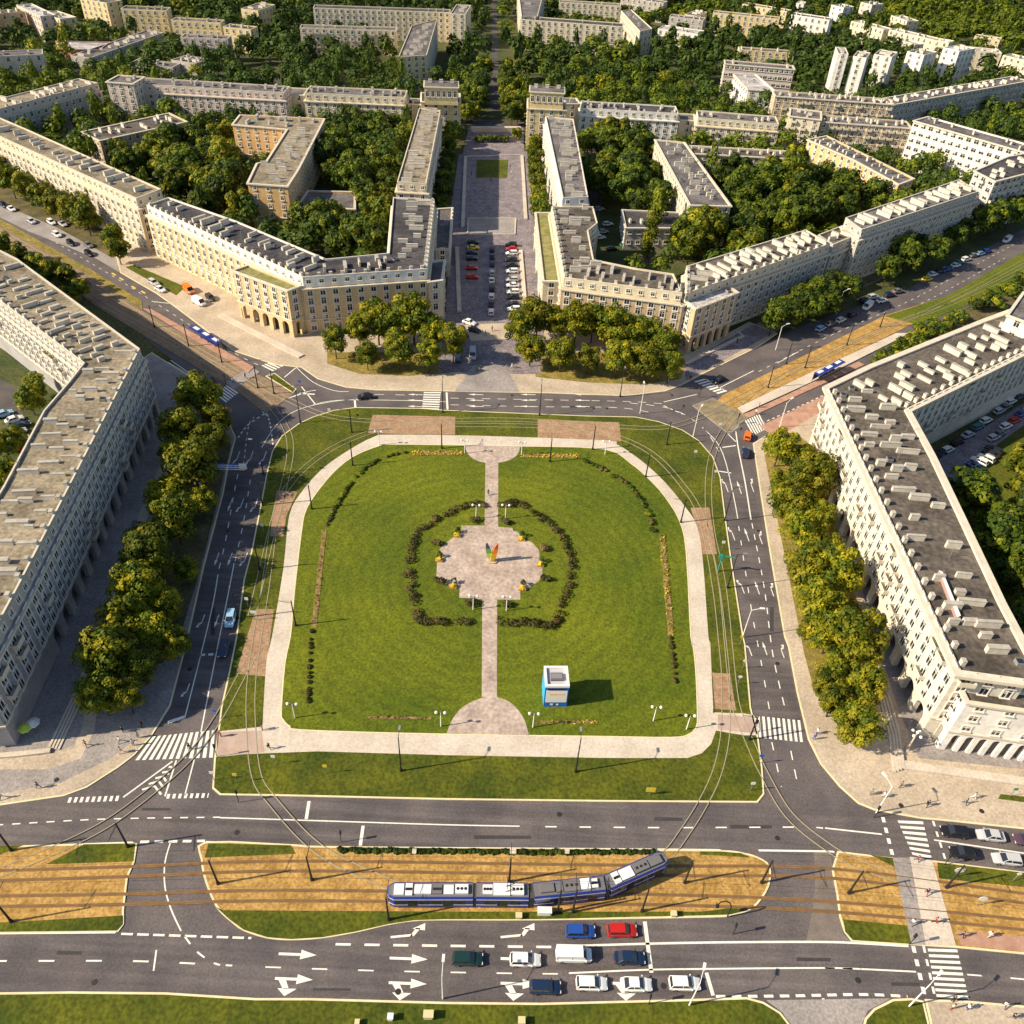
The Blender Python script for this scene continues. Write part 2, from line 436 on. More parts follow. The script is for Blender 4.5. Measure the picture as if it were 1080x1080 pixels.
# avenue of roses beyond the square
sheet('avenue_plaza', [(484, 333), (488, 163), (552, 160), (557, 335), (545, 395), (478, 393)], 0.165, M_COBBLE)
sheet('avenue_crossing_strip', [(490, 343), (536, 341), (537, 358), (497, 360)], 0.175, M_PAVE)
sheet('avenue_mouth_paving', [(499, 386), (533, 386), (548, 414), (480, 413)], 0.181, M_PAVEG)
sheet('avenue_forecourt', [(494, 136), (552, 135), (553, 160), (488, 163)], 0.168, M_COBBLE)
sheet('avenue_court', [(494, 231), (544, 231), (543, 248), (493, 248)], 0.180, M_PAVEG)
sheet('avenue_walk', [(470, 335), (476, 215), (484, 163), (488, 163), (484, 333), (478, 393), (462, 393)], 0.170, M_COBBLE)
sheet('avenue_walk_east', [(557, 335), (552, 160), (556, 160), (566, 260), (575, 335), (570, 395), (545, 395)], 0.171, M_COBBLE)
sheet('road_avenue_far', [(516, 119), (527, 118), (524, 0), (525, -30), (519, -30), (520, 0)], 0.03, M_ASPHD)
sheet('road_cross_far', [(200, 72), (350, 88), (470, 110), (498, 126), (552, 128), (600, 116), (700, 116), (700, 121), (600, 124), (556, 136), (494, 136), (465, 117), (350, 94), (200, 78)], 0.04, M_ASPHD)
sheet('road_far_east', [(620, 125), (640, 135), (628, 285), (690, 262), (700, 272), (640, 290), (615, 280)], 0.035, M_ASPHD)
m = MB()
for a, b in (((484.5, 330), (482, 262)), ((488, 240), (491, 166)), ((550.5, 165), (554.5, 232)), ((549, 265), (554.5, 333))):
    m.bar(GL([a, b]), 1.3, 0.16, 0.6, M_PATH)
for a, b in (((491, 165.5), (551, 164)), ((494, 231), (544, 231)), ((493, 248), (543, 248)), ((494, 231), (493, 248)), ((544, 231), (543, 248))):
    m.bar(GL([a, b]), 0.5, 0.16, 0.45, M_PATH)
struct('avenue_kerb_walls', m)

# yards behind the blocks
sheet('road_east_yard', [(1150, 395), (1080, 425), (1028, 457), (985, 488), (1000, 515), (1050, 470), (1080, 448), (1150, 420)], 0.03, M_COBBLE)
sheet('grass_east_yard', [(1150, 425), (1080, 450), (1050, 472), (1003, 520), (1015, 545), (1060, 640), (1200, 780)], 0.02, M_GRASS)
sheet('road_west_yard', [(-60, 380), (0, 400), (30, 415), (38, 425), (20, 440), (-60, 430)], 0.03, M_ASPHD)

# the green island inside the ring road
ring = [(230, 772), (233, 747), (242, 707), (249, 672), (257, 612), (265, 582), (275, 532), (281, 500), (287, 476), (297, 460), (315, 447), (330, 440), (352, 433), (375, 430), (445, 431), (470, 433),
        (620, 439), (670, 440), (695, 445), (720, 454), (737, 465), (752, 482), (760, 504), (765, 545), (772, 595), (784, 672), (786, 680), (792, 747), (800, 780), (804, 810), (806, 838), (799, 847),
        (640, 846), (470, 844), (297, 840), (232, 839), (224, 832), (226, 800)]
slab('grass_ring_island', ring, 0.16, M_GRASS, M_KERB)
# main lawn
lawn = [(296, 750), (300, 700), (306, 670), (310, 625), (317, 565), (321, 542), (330, 525), (350, 500), (372, 482), (400, 470.5), (413, 469), (490, 470), (548, 471), (637, 474), (665, 489), (685, 506), (702, 525),
        (717, 550), (724, 582), (729, 672), (731, 680), (734, 705), (736, 750), (735, 767), (726, 776), (707, 779), (640, 778), (560, 777), (420, 774.5), (317, 771), (305, 767), (298, 760)]
slab('lawn', smooth(lawn, 3, True), 0.19, M_LAWN, M_KERB, z0=0.16, kw=0.22)
outer = [(277, 767), (281, 700), (287, 672), (299, 600), (305, 545), (317, 521), (340, 495), (370, 474), (395, 461), (413, 459), (500, 460), (637, 465), (650, 469), (662, 476), (682, 491), (702, 510), (724, 537), (735, 556),
         (741, 590), (747, 672), (749, 680), (752, 746), (755, 752), (795, 755), (797, 776), (755, 771), (750, 785), (740, 795), (725, 800), (640, 800), (470, 797), (335, 793), (257, 796), (228, 799), (230, 772)]
slab('ring_path', smooth(outer[:-9], 3) + outer[-9:], 0.172, M_PATH, z0=0.1)
m = MB()
M_ROSE = mat('rose_paving', (0.40, 0.29, 0.24), 0.9, col2=(0.50, 0.38, 0.31), scale=0.5, fine=0.15)
m.cap(GL([(231, 773), (276, 771), (279, 794), (229, 798)]), 0.178, M_ROSE); m.cap(GL([(757, 754), (793, 757), (795, 774), (757, 770)]), 0.178, M_ROSE)
struct('path_crossing_paving', m)
# walks inside the lawn
sheet('lawn_walk', [(512, 486), (525.5, 486), (525.3, 556), (524.3, 632), (524, 736), (508, 736), (508.6, 632), (511, 556)], 0.200, M_PLAZA)
semi = smooth([(490, 470), (494, 480), (504, 487), (519, 489), (534, 487), (545, 481), (549, 471.5)], 4)
sheet('north_half_round', semi, 0.206, M_PLAZA)
semi = smooth([(471, 774), (478, 758), (490, 745), (508, 737), (524, 736), (540, 743), (552, 758), (558, 776.5)], 4)
sheet('south_half_round', semi, 0.206, M_PLAZA)
z6 = lambda L: [(430 + x / 6, 500 + y / 6) for x, y in L]
plaza = z6([(340, 330), (480, 330), (570, 338), (662, 345), (668, 365), (695, 368), (722, 410), (790, 438), (832, 488), (836, 550), (852, 560), (852, 640), (830, 680), (762, 728), (712, 742), (712, 800),
            (470, 796), (325, 786), (330, 735), (282, 720), (235, 695), (182, 650), (186, 565), (216, 556), (222, 520), (200, 480), (262, 425), (325, 382), (340, 376)])
slab('monument_plaza', plaza, 0.212, M_PLAZA, z0=0.19)

# tram beds between the carriageways
island = [(217, 888), (212, 907), (217, 932), (228, 957), (242, 971), (257, 982), (282, 990), (307, 992), (340, 990), (375, 984), (410, 976), (437, 972), (470, 971), (570, 971), (750, 968), (770, 966),
          (787, 962), (799, 954), (811, 935), (812, 914), (799, 904), (781, 899), (760, 897), (700, 896), (360, 893), (310, 891)]
slab('tram_bed', smooth(island, 3, True), 0.14, M_GRAVEL, M_KERB)
slab('tram_bed_west', [(-60, 894), (140, 889), (145, 890), (142, 910), (135, 926), (131, 960), (131, 975), (125, 983), (-60, 985)], 0.14, M_GRAVEL, M_KERB)
slab('tram_bed_east', [(883, 898), (942, 905), (985, 908), (1080, 920), (1180, 932), (1180, 1022), (1080, 1007), (1008, 1000), (960, 997), (898, 993), (890, 983), (885, 967), (882, 943), (877, 917)], 0.14, M_GRAVEL, M_KERB)
m = MB()
for p in ([(220, 890), (307, 892), (312, 901), (216, 905)], [(228, 957), (235, 960.5), (330, 961), (470, 962), (650, 962), (740, 962), (795, 955), (787, 961), (770, 965), (570, 970), (470, 970), (437, 971), (410, 975),
           (375, 983), (340, 989), (307, 991), (282, 989), (257, 981), (242, 970)], [(354, 894), (690, 897), (690, 901), (362, 899)], [(738, 898.5), (760, 898.5), (781, 900.5), (792, 905), (760, 903), (738, 902)],
          [(89, 891), (143, 890), (141, 909), (49, 912)], [(-60, 975), (12, 973), (130, 966), (130, 975), (124, 982), (-60, 984)], [(-60, 894), (25, 892), (12, 897), (0, 902), (-60, 915)],
          [(889, 970), (960, 977), (961, 996), (899, 992), (891, 983)], [(917, 902), (942, 905.5), (944, 915)], [(988, 910), (1080, 921), (1180, 933), (1180, 950), (1080, 936), (990, 927)]):
    m.cap(GL(p), 0.168, M_GRASS)
struct('tram_bed_grass', m)
m = MB()
m.cap(GL([(1008, 982), (1080, 988), (1180, 1000), (1180, 1018), (1080, 1004), (1013, 997)]), 0.17, M_RED)
m.cap(GL([(959, 904), (983, 908), (1008, 998), (976, 997)]), 0.176, M_PATH)
m.cap(GL([(941, 905), (959, 905), (976, 997), (961, 997)]), 0.174, M_PAVEG)
struct('tram_stop_paving', m)
slab('verge_south', [(-60, 1049), (0, 1047), (75, 1046), (175, 1047), (270, 1053), (325, 1053), (470, 1057), (570, 1058), (727, 1054), (787, 1052), (805, 1057), (823, 1068), (836, 1085), (836, 1160), (-60, 1160)], 0.14, M_GRASS, M_KERB)
slab('verge_southeast', [(909, 1085), (912, 1074), (921, 1064), (941, 1054), (961, 1053), (974, 1056), (981, 1085), (981, 1160), (905, 1160)], 0.14, M_GRASS, M_KERB)
sheet('driveway_south', [(808, 1055), (940, 1053), (915, 1066), (905, 1090), (905, 1160), (838, 1160), (838, 1090), (825, 1068)], 0.045, M_PAVEG)
slab('pavement_southeast', [(975, 1054), (1022, 1056), (1080, 1061), (1180, 1070), (1180, 1160), (982, 1160), (982, 1085)], 0.15, M_PAVE, M_KERB)
sheet('link_paving', [(858, 899), (876, 899), (878, 917), (883, 945), (889, 985), (898, 993), (866, 993), (850, 993), (857, 960), (860, 925)], 0.036, mat('asphalt_worn', (0.15, 0.125, 0.11), 0.9, col2=(0.21, 0.175, 0.15), scale=0.3, fine=0.2))

# diagonal avenues: tram strips and platforms
sheet('tram_strip_northwest', [(-60, 212), (0, 238), (95, 290), (150, 328), (265, 392), (282, 400), (312, 414), (280, 437), (252, 414), (173, 367), (97, 320), (60, 288), (0, 252), (-60, 228)], 0.12, M_GRAVELB)
sheet('grass_strip_northwest', [(-60, 204), (0, 231), (95, 284), (150, 318), (150, 327), (95, 291), (0, 239), (-60, 213)], 0.124, M_DRY)
sheet('platform_northwest', [(150, 326), (160, 327), (268, 388), (262, 394)], 0.30, M_RED)
slab('grass_mini_island', [(280, 397), (290, 394), (313, 411), (309, 415)], 0.17, M_GRASS, M_KERB)
sheet('crossing_path_northwest', [(238, 403), (265, 387), (274, 393), (247, 411)], 0.18, M_PAVEG)
sheet('tram_strip_northeast', [(762, 417), (853, 373), (933, 333), (1000, 312), (1010, 318), (940, 353), (863, 390), (777, 430), (790, 436), (776, 447), (752, 428)], 0.12, M_GRAVEL)
sheet('grass_strip_northeast', [(933, 334), (1000, 312), (1080, 266), (1150, 226), (1150, 262), (1080, 300), (1000, 330), (968, 343)], 0.126, M_LAWN)
sheet('platform_northeast', [(777, 431), (863, 390), (945, 352), (960, 352), (868, 398), (783, 437)], 0.30, M_PATH)
sheet('platform_red_northeast', [(784, 438), (868, 399), (905, 382), (912, 385), (858, 410), (790, 441)], 0.20, M_RED)
slab('pavement_red_northeast', [(801, 450), (862, 421), (935, 386), (940, 390), (870, 432), (820, 462)], 0.165, M_RED)
slab('crossing_island_northeast', [(730, 428), (752, 420), (790, 440), (775, 452), (768, 458)], 0.125, mat('worn_gravel', (.16, .14, .11), .95, col2=(.32, .25, .13), scale=.4, fine=.3), M_PAVEG)

# planting belts, verges and corners
m = MB()
m.cap(GL([(244, 470), (232, 520), (212, 600), (190, 672), (172, 700), (130, 705), (100, 745), (84, 745), (105, 680), (160, 550), (205, 430), (225, 425)]), 0.164, M_BELTGROUND)
m.cap(GL([(806, 480), (818, 540), (830, 600), (848, 690), (860, 735), (905, 745), (935, 735), (905, 640), (878, 540), (868, 480), (840, 458)]), 0.164, M_DRY)
m.cap(GL([(345, 372), (480, 372), (474, 394), (430, 397), (380, 395), (345, 384)]), 0.164, M_DRY)
m.cap(GL([(563, 384), (565, 398), (620, 404), (680, 406), (718, 400), (724, 384), (715, 372), (570, 372)]), 0.164, M_DRY)
m.cap(GL([(132, 282), (142, 280), (196, 303), (186, 312)]), 0.166, M_GRASS)
m.cap(GL([(-60, 160), (60, 205), (130, 265), (118, 272), (60, 240), (-60, 190)]), 0.07, M_BELTGROUND)
m.cap(GL([(810, 345), (880, 315), (950, 285), (1080, 210), (1080, 190), (940, 255), (860, 285), (800, 330)]), 0.168, M_BELTGROUND)
m.cap(GL([(905, 390), (1000, 340), (1120, 285), (1150, 262), (1150, 300), (1000, 372), (930, 400)]), 0.17, M_BELTGROUND)
m.cap(GL([(503, 169), (536, 169), (535, 188), (502, 188)]), 0.19, M_GRASS)
struct('planting_beds_ground', m)
m = MB()
m.cap(GL([(1055, 838), (1120, 845), (1120, 852), (1052, 843)]), 0.17, M_GRASS)
struct('pavement_grass_patch', m)
m = MB()  # steps beside the pavilions
for k in range(4):
    d = k * 3.0
    m.bar(GL([(53 + d, 790 + k * .5), (80 + d, 733), (110 + d, 660)]), 0.4, 0.16, 0.62 - 0.1 * k, M_PATH)
    m.bar(GL([(936 - d, 735), (947 - d, 775), (952 - d, 812 + k)]), 0.45, 0.16, 0.66 - 0.1 * k, M_PATH)
m.bar(GL([(-30, 801), (20, 797), (54, 793)]), 0.9, 0.16, 0.6, M_PATH)
m.bar(GL([(952, 808), (1080, 826), (1180, 838)]), 1.6, 0.16, 0.6, M_PATH)
m.bar(GL([(232, 333), (306, 371), (318, 377)]), 2.0, 0.16, 0.5, M_PATH)
m.bar(GL([(724, 384), (784, 355), (776, 350)]), 1.0, 0.16, 0.5, M_PATH)
struct('steps', m)

# crossing slabs in the ring tram track
m = MB()
slabs = ([(393, 438), (480, 440), (480, 459), (413, 458), (388, 457)], [(567, 443), (653, 446), (655, 466), (567, 463)], [(292, 518), (314, 519), (302, 545), (299, 566), (285, 566), (288, 540)],
         [(270, 643), (289, 643), (280, 714), (249, 711), (262, 668)], [(728, 536), (748, 536), (756, 585), (741, 585), (736, 560)], [(751, 710), (770, 711), (776, 750), (754, 748)])
for p in slabs: m.cap(GL(p), 0.166, M_SLABBROWN)
struct('track_crossing', m)

# ------------------------------------------------------------------ tram tracks
tracks = [
    [(-60, 926), (0, 924), (130, 920), (300, 914), (560, 917), (720, 919), (880, 922), (1080, 948), (1180, 962)],
    [(-60, 952), (0, 951), (130, 949), (300, 945), (560, 948), (720, 950), (880, 957), (1080, 976), (1180, 990)],
    [(288, 560), (280, 620), (266, 712), (265, 770), (271, 820), (288, 846), (320, 882), (350, 905), (390, 924), (430, 940), (470, 945.5)],
    [(268, 690), (255, 713), (232, 755), (205, 793), (168, 828), (115, 868), (60, 896), (0, 921)],
    [(266, 650), (292, 540), (303, 515), (330, 487), (370, 464), (420, 451), (520, 449), (620, 454), (680, 474), (718, 510), (741, 550), (755, 620), (762, 680), (765, 715), (765, 770), (757, 812), (742, 846), (722, 878), (700, 905), (660, 925), (600, 942)],
    [(200, 372), (255, 405), (285, 428), (303, 455), (306, 480), (299, 515), (290, 550)],
    [(960, 335), (853, 382), (795, 420), (768, 448), (752, 478), (747, 515), (750, 560), (762, 620), (772, 720), (778, 752), (790, 782), (806, 817), (832, 860), (870, 892), (905, 912), (960, 930)],
    [(-60, 218), (0, 244), (97, 300), (170, 346), (255, 396), (300, 420), (350, 440), (420, 445), (520, 443), (600, 446), (690, 452), (740, 440), (795, 412), (880, 372), (1000, 318), (1080, 276), (1150, 240)],
    [(-60, 232), (60, 288), (110, 322), (200, 372)],
    [(960, 335), (1000, 322), (1080, 284), (1150, 248)],
]
m = MB(); mt = MB()
for t in tracks:
    c = GL(smooth(t, 6))
    for s_ in (-0.75, 0.75):
        off = []
        for i in range(len(c)):
            a = c[max(i - 1, 0)]; b = c[min(i + 1, len(c) - 1)]
            dx, dy = b[0] - a[0], b[1] - a[1]; l = math.hypot(dx, dy)
            off.append((c[i][0] - dy / l * s_, c[i][1] + dx / l * s_))
        m.bar(off, 0.15, 0.12, 0.205, M_RAILB if t is not tracks[0] and t is not tracks[1] else M_RAIL)
        if t is tracks[0] or t is tracks[1]: mt.strip(off, 0.5, 0.172, M_TIE)
struct('tram_rails', m); struct('tram_bed_stains', mt)

# ------------------------------------------------------------------ road markings
mk = MB(); ZM = 0.042
def line(px, w=0.14, m_=None, z=ZM, sm=True):
    mk.strip(GL(smooth(px, 4) if (sm and len(px) > 2) else px), w, z, m_ or M_WHITE)
def dash(px, on, off_, w=0.16, m_=None, z=ZM):
    c = GL(smooth(px, 8) if len(px) > 2 else px)
    d = 0.0; seg = []
    per = on + off_
    for i in range(len(c) - 1):
        a, b = c[i], c[i + 1]; L = math.hypot(b[0] - a[0], b[1] - a[1])
        t = 0.0
        while t < L - 1e-6:
            ph = (d + t) % per
            st = min((on - ph) if ph < on else (per - ph), L - t)
            st = max(st, 1e-3)
            if ph < on:
                p = (a[0] + (b[0] - a[0]) * t / L, a[1] + (b[1] - a[1]) * t / L)
                q = (a[0] + (b[0] - a[0]) * min(t + st, L) / L, a[1] + (b[1] - a[1]) * min(t + st, L) / L)
                mk.strip([p, q], w, z, m_ or M_WHITE)
            t += st
        d += L
def zebra(a0, a1, b0, b1, n, z=ZM, frac=0.55):
    """bars run from edge a (a0..a1) to edge b (b0..b1)"""
    for i in range(n):
        t0 = (i + 0.5 - frac / 2) / n; t1 = (i + 0.5 + frac / 2) / n
        L = lambda p, q, t: (p[0] + (q[0] - p[0]) * t, p[1] + (q[1] - p[1]) * t)
        q = GL([L(a0, a1, t0), L(a0, a1, t1), L(b0, b1, t1), L(b0, b1, t0)])
        q = ccw(q); mk.face([(*p, z) for p in q], M_WHITE)
def arrow(px, py, px2, py2, kind='s', s=1.0):
    a = G(px, py); b = G(px2, py2)
    L = math.hypot(b[0] - a[0], b[1] - a[1]); ux, uy = (b[0] - a[0]) / L, (b[1] - a[1]) / L
    def P(f, r): return (a[0] + ux * f - uy * r, a[1] + uy * f + ux * r, ZM + 0.001)
    def poly(L_):
        q = ccw([p[:2] for p in L_]); mk.face([(*p, ZM + 0.001) for p in q], M_WHITE)
    w_ = 0.14 * s
    if kind in 'sb':
        poly([P(0, -w_), P(0, w_), P(L * .58, w_), P(L * .58, -w_)])
        poly([P(L * .58, -.5 * s), P(L * .58, .5 * s), P(L, 0)])
    if kind == 'b':
        poly([P(L * .1, -w_), P(L * .3, -w_), P(L * .42, -1.0 * s), P(L * .26, -1.0 * s)])
        poly([P(L * .12, -.95 * s), P(L * .62, -.95 * s), P(L * .34, -1.7 * s)])
    if kind in 'lr':
        g = 1 if kind == 'l' else -1
        poly([P(0, -w_), P(0, w_), P(L * .62, w_), P(L * .62, -w_)])
        poly([P(L * .55, -w_ * g), P(L * .66, -w_ * g), P(L * .86, .75 * s * g), P(L * .72, .85 * s * g)])
        poly([P(L * .62, .8 * s * g), P(L * .98, .45 * s * g), P(L * 1.0, 1.35 * s * g)])
# lower carriageway
line([(0, 984.5), (122, 983.5)], 0.25); dash([(-60, 1014), (60, 1013.5), (150, 1014), (245, 1018.5)], 2.1, 4.2, 0.22)
dash([(280, 1020), (400, 1024), (560, 1027), (620, 1027)], 2.1, 4.2, 0.18)
dash([(354, 996), (420, 997), (500, 998), (590, 999)], 2.1, 1.9, 0.32)
line([(598, 998), (680, 995.5), (760, 994), (854, 993.5), (899, 994.5), (958, 998)], 0.3)
line([(600, 1026.5), (680, 1023), (745, 1022), (866, 1021), (905, 1022), (966, 1025)], 0.22)
dash([(870, 1021), (908, 1022)], 1.4, 1.1, 0.2)
dash([(1020, 1028), (1080, 1033), (1160, 1042)], 2.0, 4.0, 0.2)
line([(680, 972), (687, 1026)], 0.55); line([(745, 1026), (752, 1050)], 0.5)
dash([(128, 985), (190, 987), (265, 989.5)], 1.6, .6, 0.3); dash([(195, 988), (207, 1003), (222, 1014), (232, 1018)], 1.4, 1.6, 0.22)
line([(165, 1002), (162, 1024)], 0.22)
dash([(755, 1051), (830, 1050.5), (909, 1049), (957, 1051)], 1.3, .9, 0.35)
line([(868, 1053), (875, 1085)], 0.35)
for x, y, k in ((412, 988, 'l'), (528, 988, 'l')): arrow(x, y + .5, x + 37, y - 3, k, 1.1)
for x, y, k in ((294, 1006, 's'), (411, 1010.5, 's'), (528, 1011, 's'), (290, 1032, 'b'), (410, 1036.5, 'b'), (528, 1037, 'b'), (645, 1037, 'b')): arrow(x, y, x + 40, y + 1.5, k, 1.25)
# upper carriageway
line([(217, 888), (310, 891.5), (360, 893.5), (700, 896), (760, 896.8)], 0.28); line([(800, 897), (870, 898), (880, 899)], 0.3)
line([(0, 893.5), (140, 888.5)], 0.25); dash([(148, 888), (216, 887)], 1.3, .8, 0.4)
dash([(-60, 873), (0, 870), (110, 864), (232, 862)], 1.2, 1.3, 0.2)
line([(232, 862.5), (360, 866.5), (470, 870), (548, 871.5)], 0.2)
dash([(575, 872), (700, 873), (840, 872.5), (868, 873.5)], 1.8, 3.6, 0.22); line([(870, 873.5), (930, 880)], 0.25)
line([(985, 886), (1080, 900), (1160, 912)], 0.25); line([(978, 908), (1080, 923)], 0.25)
line([(326, 845), (323, 864)], 0.5); line([(383, 871), (380, 892)], 0.5)
line([(180, 888), (174, 910), (174, 935), (180, 958), (191, 982)], 0.2)
# south-east crossing
zebra((946, 864), (963, 903), (973, 865), (983, 907), 7, frac=0.5); dash([(931, 862), (942, 905)], .9, .9, 0.55); dash([(984, 866), (998, 910)], .9, .9, 0.35)
zebra((978, 999), (988, 1053), (1009, 1000), (1022, 1055), 9, frac=0.5); dash([(963, 998), (975, 1050)], .9, .9, 0.55); dash([(974, 998), (986, 1052)], .9, .9, 0.35)
# west carriageway of the ring
zebra((160, 777), (228, 770), (141, 802), (226, 799), 12)
line([(177, 762), (195, 756)], 0.6); line([(195, 757), (212, 690), (224, 640), (230, 606)], 0.2); line([(212, 772), (228, 690), (240, 630), (247, 594)], 0.2)
dash([(231, 600), (238, 570), (246, 525), (252, 495)], 1.8, 2.4, 0.2); dash([(248, 592), (257, 550), (265, 500)], 1.8, 2.4, 0.18)
dash([(211, 691), (228, 690)], .9, .6, 0.5)
for x, y in ((248, 490), (262, 490), (276, 490), (240, 540), (252, 540), (267, 540), (226, 597), (240, 597), (256, 597), (211, 662), (226, 662), (195, 735)):
    arrow(x + 5, y - 14, x, y, 's' if x in (240, 226) else 'r', 0.6)
line([(182, 803), (130, 841)], 0.25); line([(186, 802), (174, 840)], 0.25)
for k in range(5): line([(150 + k * 7, 833 - k * 6), (163 + k * 4.5, 829 - k * 5), (170 + k * 2.6, 838 - k * 7)], 0.35, sm=False)
dash([(72, 844), (128, 842)], .45, .45, 0.9); dash([(176, 840), (220, 839)], .45, .45, 0.8); line([(205, 801), (195, 839)], 0.2)
dash([(251, 462), (262, 448), (280, 436)], 1.0, .8, 0.35); dash([(272, 427), (283, 440), (288, 470)], 1.0, .8, 0.3)
line([(276, 472), (292, 448), (315, 432), (355, 423), (390, 421)], 0.2); dash([(257, 490), (262, 450), (268, 440)], 1.2, 1.2, .18)
line([(312, 387), (330, 403), (352, 412), (368, 413)], 0.2); line([(300, 398), (312, 388)], 0.3); line([(290, 424), (310, 418), (325, 413), (333, 412)], 0.4); line([(318, 408), (333, 427)], 0.3); line([(316, 415), (332, 416)], 0.5)
zebra((275, 386), (296, 377), (287, 392), (309, 381), 7); zebra((225, 415), (240, 406), (238, 425), (252, 414), 6)
line([(180, 380), (200, 394)], 0.25); line([(277, 434), (282, 438)], 0.6); line([(279, 430), (288, 428)], 0.5)
# north of the ring
line([(330, 427), (362, 422), (450, 423), (470, 424)], 0.2); line([(360, 432), (375, 430)], 0.4); line([(374, 421), (375, 431)], .5)
zebra((447, 413), (445, 432), (465, 413), (463, 433), 8)
dash([(395, 416), (440, 417)], 2.5, 3, 0.18)
line([(471, 414), (472, 432)], 0.5)
dash([(475, 420), (560, 421.5), (660, 423.5), (700, 426)], 2.2, 2.0, 0.18); dash([(475, 427), (560, 429), (650, 430), (690, 436)], 2.2, 2.0, 0.18)
for x in (446, 510, 565, 622):
    for y in (416.5, 422.5, 429): arrow(x, y, x - 16, y - .5, 's', 0.8)
zebra((731, 402), (758, 416), (742, 399), (768, 413), 7); line([(745, 400), (764, 412)], .35); line([(759, 409), (795, 391)], .25)
line([(700, 424), (735, 416)], .25); dash([(664, 425), (710, 432), (742, 452), (758, 476)], 2.2, 2.2, .2)
dash([(700, 428), (720, 437)], 1, .8, .3)
# east carriageway of the ring
zebra((785, 444), (801, 436), (794, 460), (809, 452), 7)
line([(742, 452), (757, 468), (766, 490), (775, 530), (778, 547)], 0.2); line([(776, 455), (779, 475), (786, 510), (792, 548)], 0.3); line([(762, 472), (776, 470)], .35); line([(758, 497), (771, 499)], .35)
line([(779, 449), (768, 458), (776, 466)], .3, sm=False)
dash([(793, 552), (806, 620), (815, 690), (829, 752)], 1.8, 1.9, .2); dash([(779, 555), (792, 640), (803, 700), (812, 752)], 1.6, 3.2, .18)
for x, y in ((763, 505), (777, 507), (790, 505), (770, 556), (785, 557), (799, 560), (780, 612), (796, 613), (811, 615), (788, 678), (804, 677), (822, 680)):
    arrow(x + 5, y + 14, x, y, 'l' if x in (763, 770, 780, 788) else ('r' if x in (790, 799, 811, 822) else 's'), 0.62)
zebra((797, 755), (845, 760), (799, 778), (848, 783), 9, frac=.52)
dash([(814, 783), (824, 830)], 1.6, 2.6, .2); dash([(834, 792), (842, 832)], 1.8, 1.8, .2)
# diagonal avenues
dash([(0, 222), (120, 292), (240, 368), (275, 386)], 1.5, 2.5, .16)
line([(160, 318), (178, 320)], .3); line([(177, 382), (200, 396), (215, 410)], .2)
for x, y, x2, y2 in ((219, 342, 232, 344), (243, 358, 258, 359), (270, 371, 284, 373)): line([(x, y), (x2, y2)], 1.1, M_YEL)
for x, y in ((118, 288), (126, 293), (139, 302), (149, 307), (232, 350), (236, 353), (259, 364), (263, 367)): line([(x, y), (x + 4, y + 2.5)], .6, M_YEL)
dash([(800, 392), (880, 352), (960, 317), (1050, 268), (1140, 222)], 1.5, 2.5, .16); dash([(810, 396), (900, 352), (980, 316), (1060, 272)], 1.5, 2.5, .16)
line([(842, 371), (820, 383)], .2); line([(792, 436), (860, 402), (915, 374)], .25); dash([(798, 449), (868, 417), (915, 390)], 1, 1, .25)
struct('road_markings', mk)
pt = MB(); rp_ = random.Random(21)
M_PATCH = mat('asphalt_patch', (0.055, 0.05, 0.052), 0.9, fine=.2, var=.1); M_IRON = mat('cast_iron', (.03, .028, .028), .6)
for x, y, w_, h_ in ((60, 1003, 26, 4), (330, 1042, 40, 3), (500, 881, 60, 4), (690, 862, 30, 4), (840, 1010, 36, 4), (150, 852, 30, 3), (940, 1036, 30, 4), (812, 640, 4, 26), (222, 640, 5, 30), (600, 428, 30, 2), (770, 870, 44, 4)):
    pt.cap(GL([(x, y), (x + w_, y + .5), (x + w_, y + h_), (x, y + h_)]), 0.038, M_PATCH)
struct('road_patches', pt)
pt = MB()
for x, y in ((100, 1036), (250, 878), (420, 1046), (590, 859), (700, 1040), (820, 884), (905, 1034), (200, 706), (820, 700), (800, 560), (240, 560), (540, 417), (640, 431), (950, 850), (60, 823), (1035, 856)):
    q = G(x, y); pt.cap([(q[0] + .42 * math.cos(k * PI / 6), q[1] + .42 * math.sin(k * PI / 6)) for k in range(12)], 0.046 if y > 0 and x not in (950, 60, 1035) else .166, M_IRON)
struct('road_manholes', pt)

# ------------------------------------------------------------------ buildings
def wallmat(name, c, v=0.10):
    return mat('plaster_' + name, tuple(x * (1 - v) for x in c), 0.9, col2=tuple(min(.9, x * (1 + v)) for x in c), scale=0.22, fine=0.10, fscale=1.3)
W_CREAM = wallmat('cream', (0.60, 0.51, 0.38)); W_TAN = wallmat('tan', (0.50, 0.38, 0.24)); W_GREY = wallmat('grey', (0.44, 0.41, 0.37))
W_WHITE = wallmat('white', (0.76, 0.73, 0.68)); W_YEL = wallmat('yellow', (0.66, 0.53, 0.28)); W_ORANGE = wallmat('orange', (0.66, 0.43, 0.20))
W_PINK = wallmat('pinkish', (0.60, 0.50, 0.44)); W_GOLD = wallmat('golden', (0.62, 0.47, 0.26)); W_PALE = wallmat('pale_yellow', (0.66, 0.58, 0.42))
W_BLUISH = wallmat('bluish', (0.50, 0.49, 0.50))
def roofmat(name, c): return mat('roof_' + name, tuple(x * .8 for x in c), 0.95, col2=tuple(x * 1.75 for x in c), scale=0.13, fine=0.38, fscale=1.1)
R_BEIGE = roofmat('beige', (0.185, 0.155, 0.11)); R_DARK = roofmat('dark', (0.050, 0.046, 0.050)); R_BROWN = roofmat('brown', (0.085, 0.072, 0.060)); R_GREY = roofmat('grey', (0.105, 0.095, 0.095))
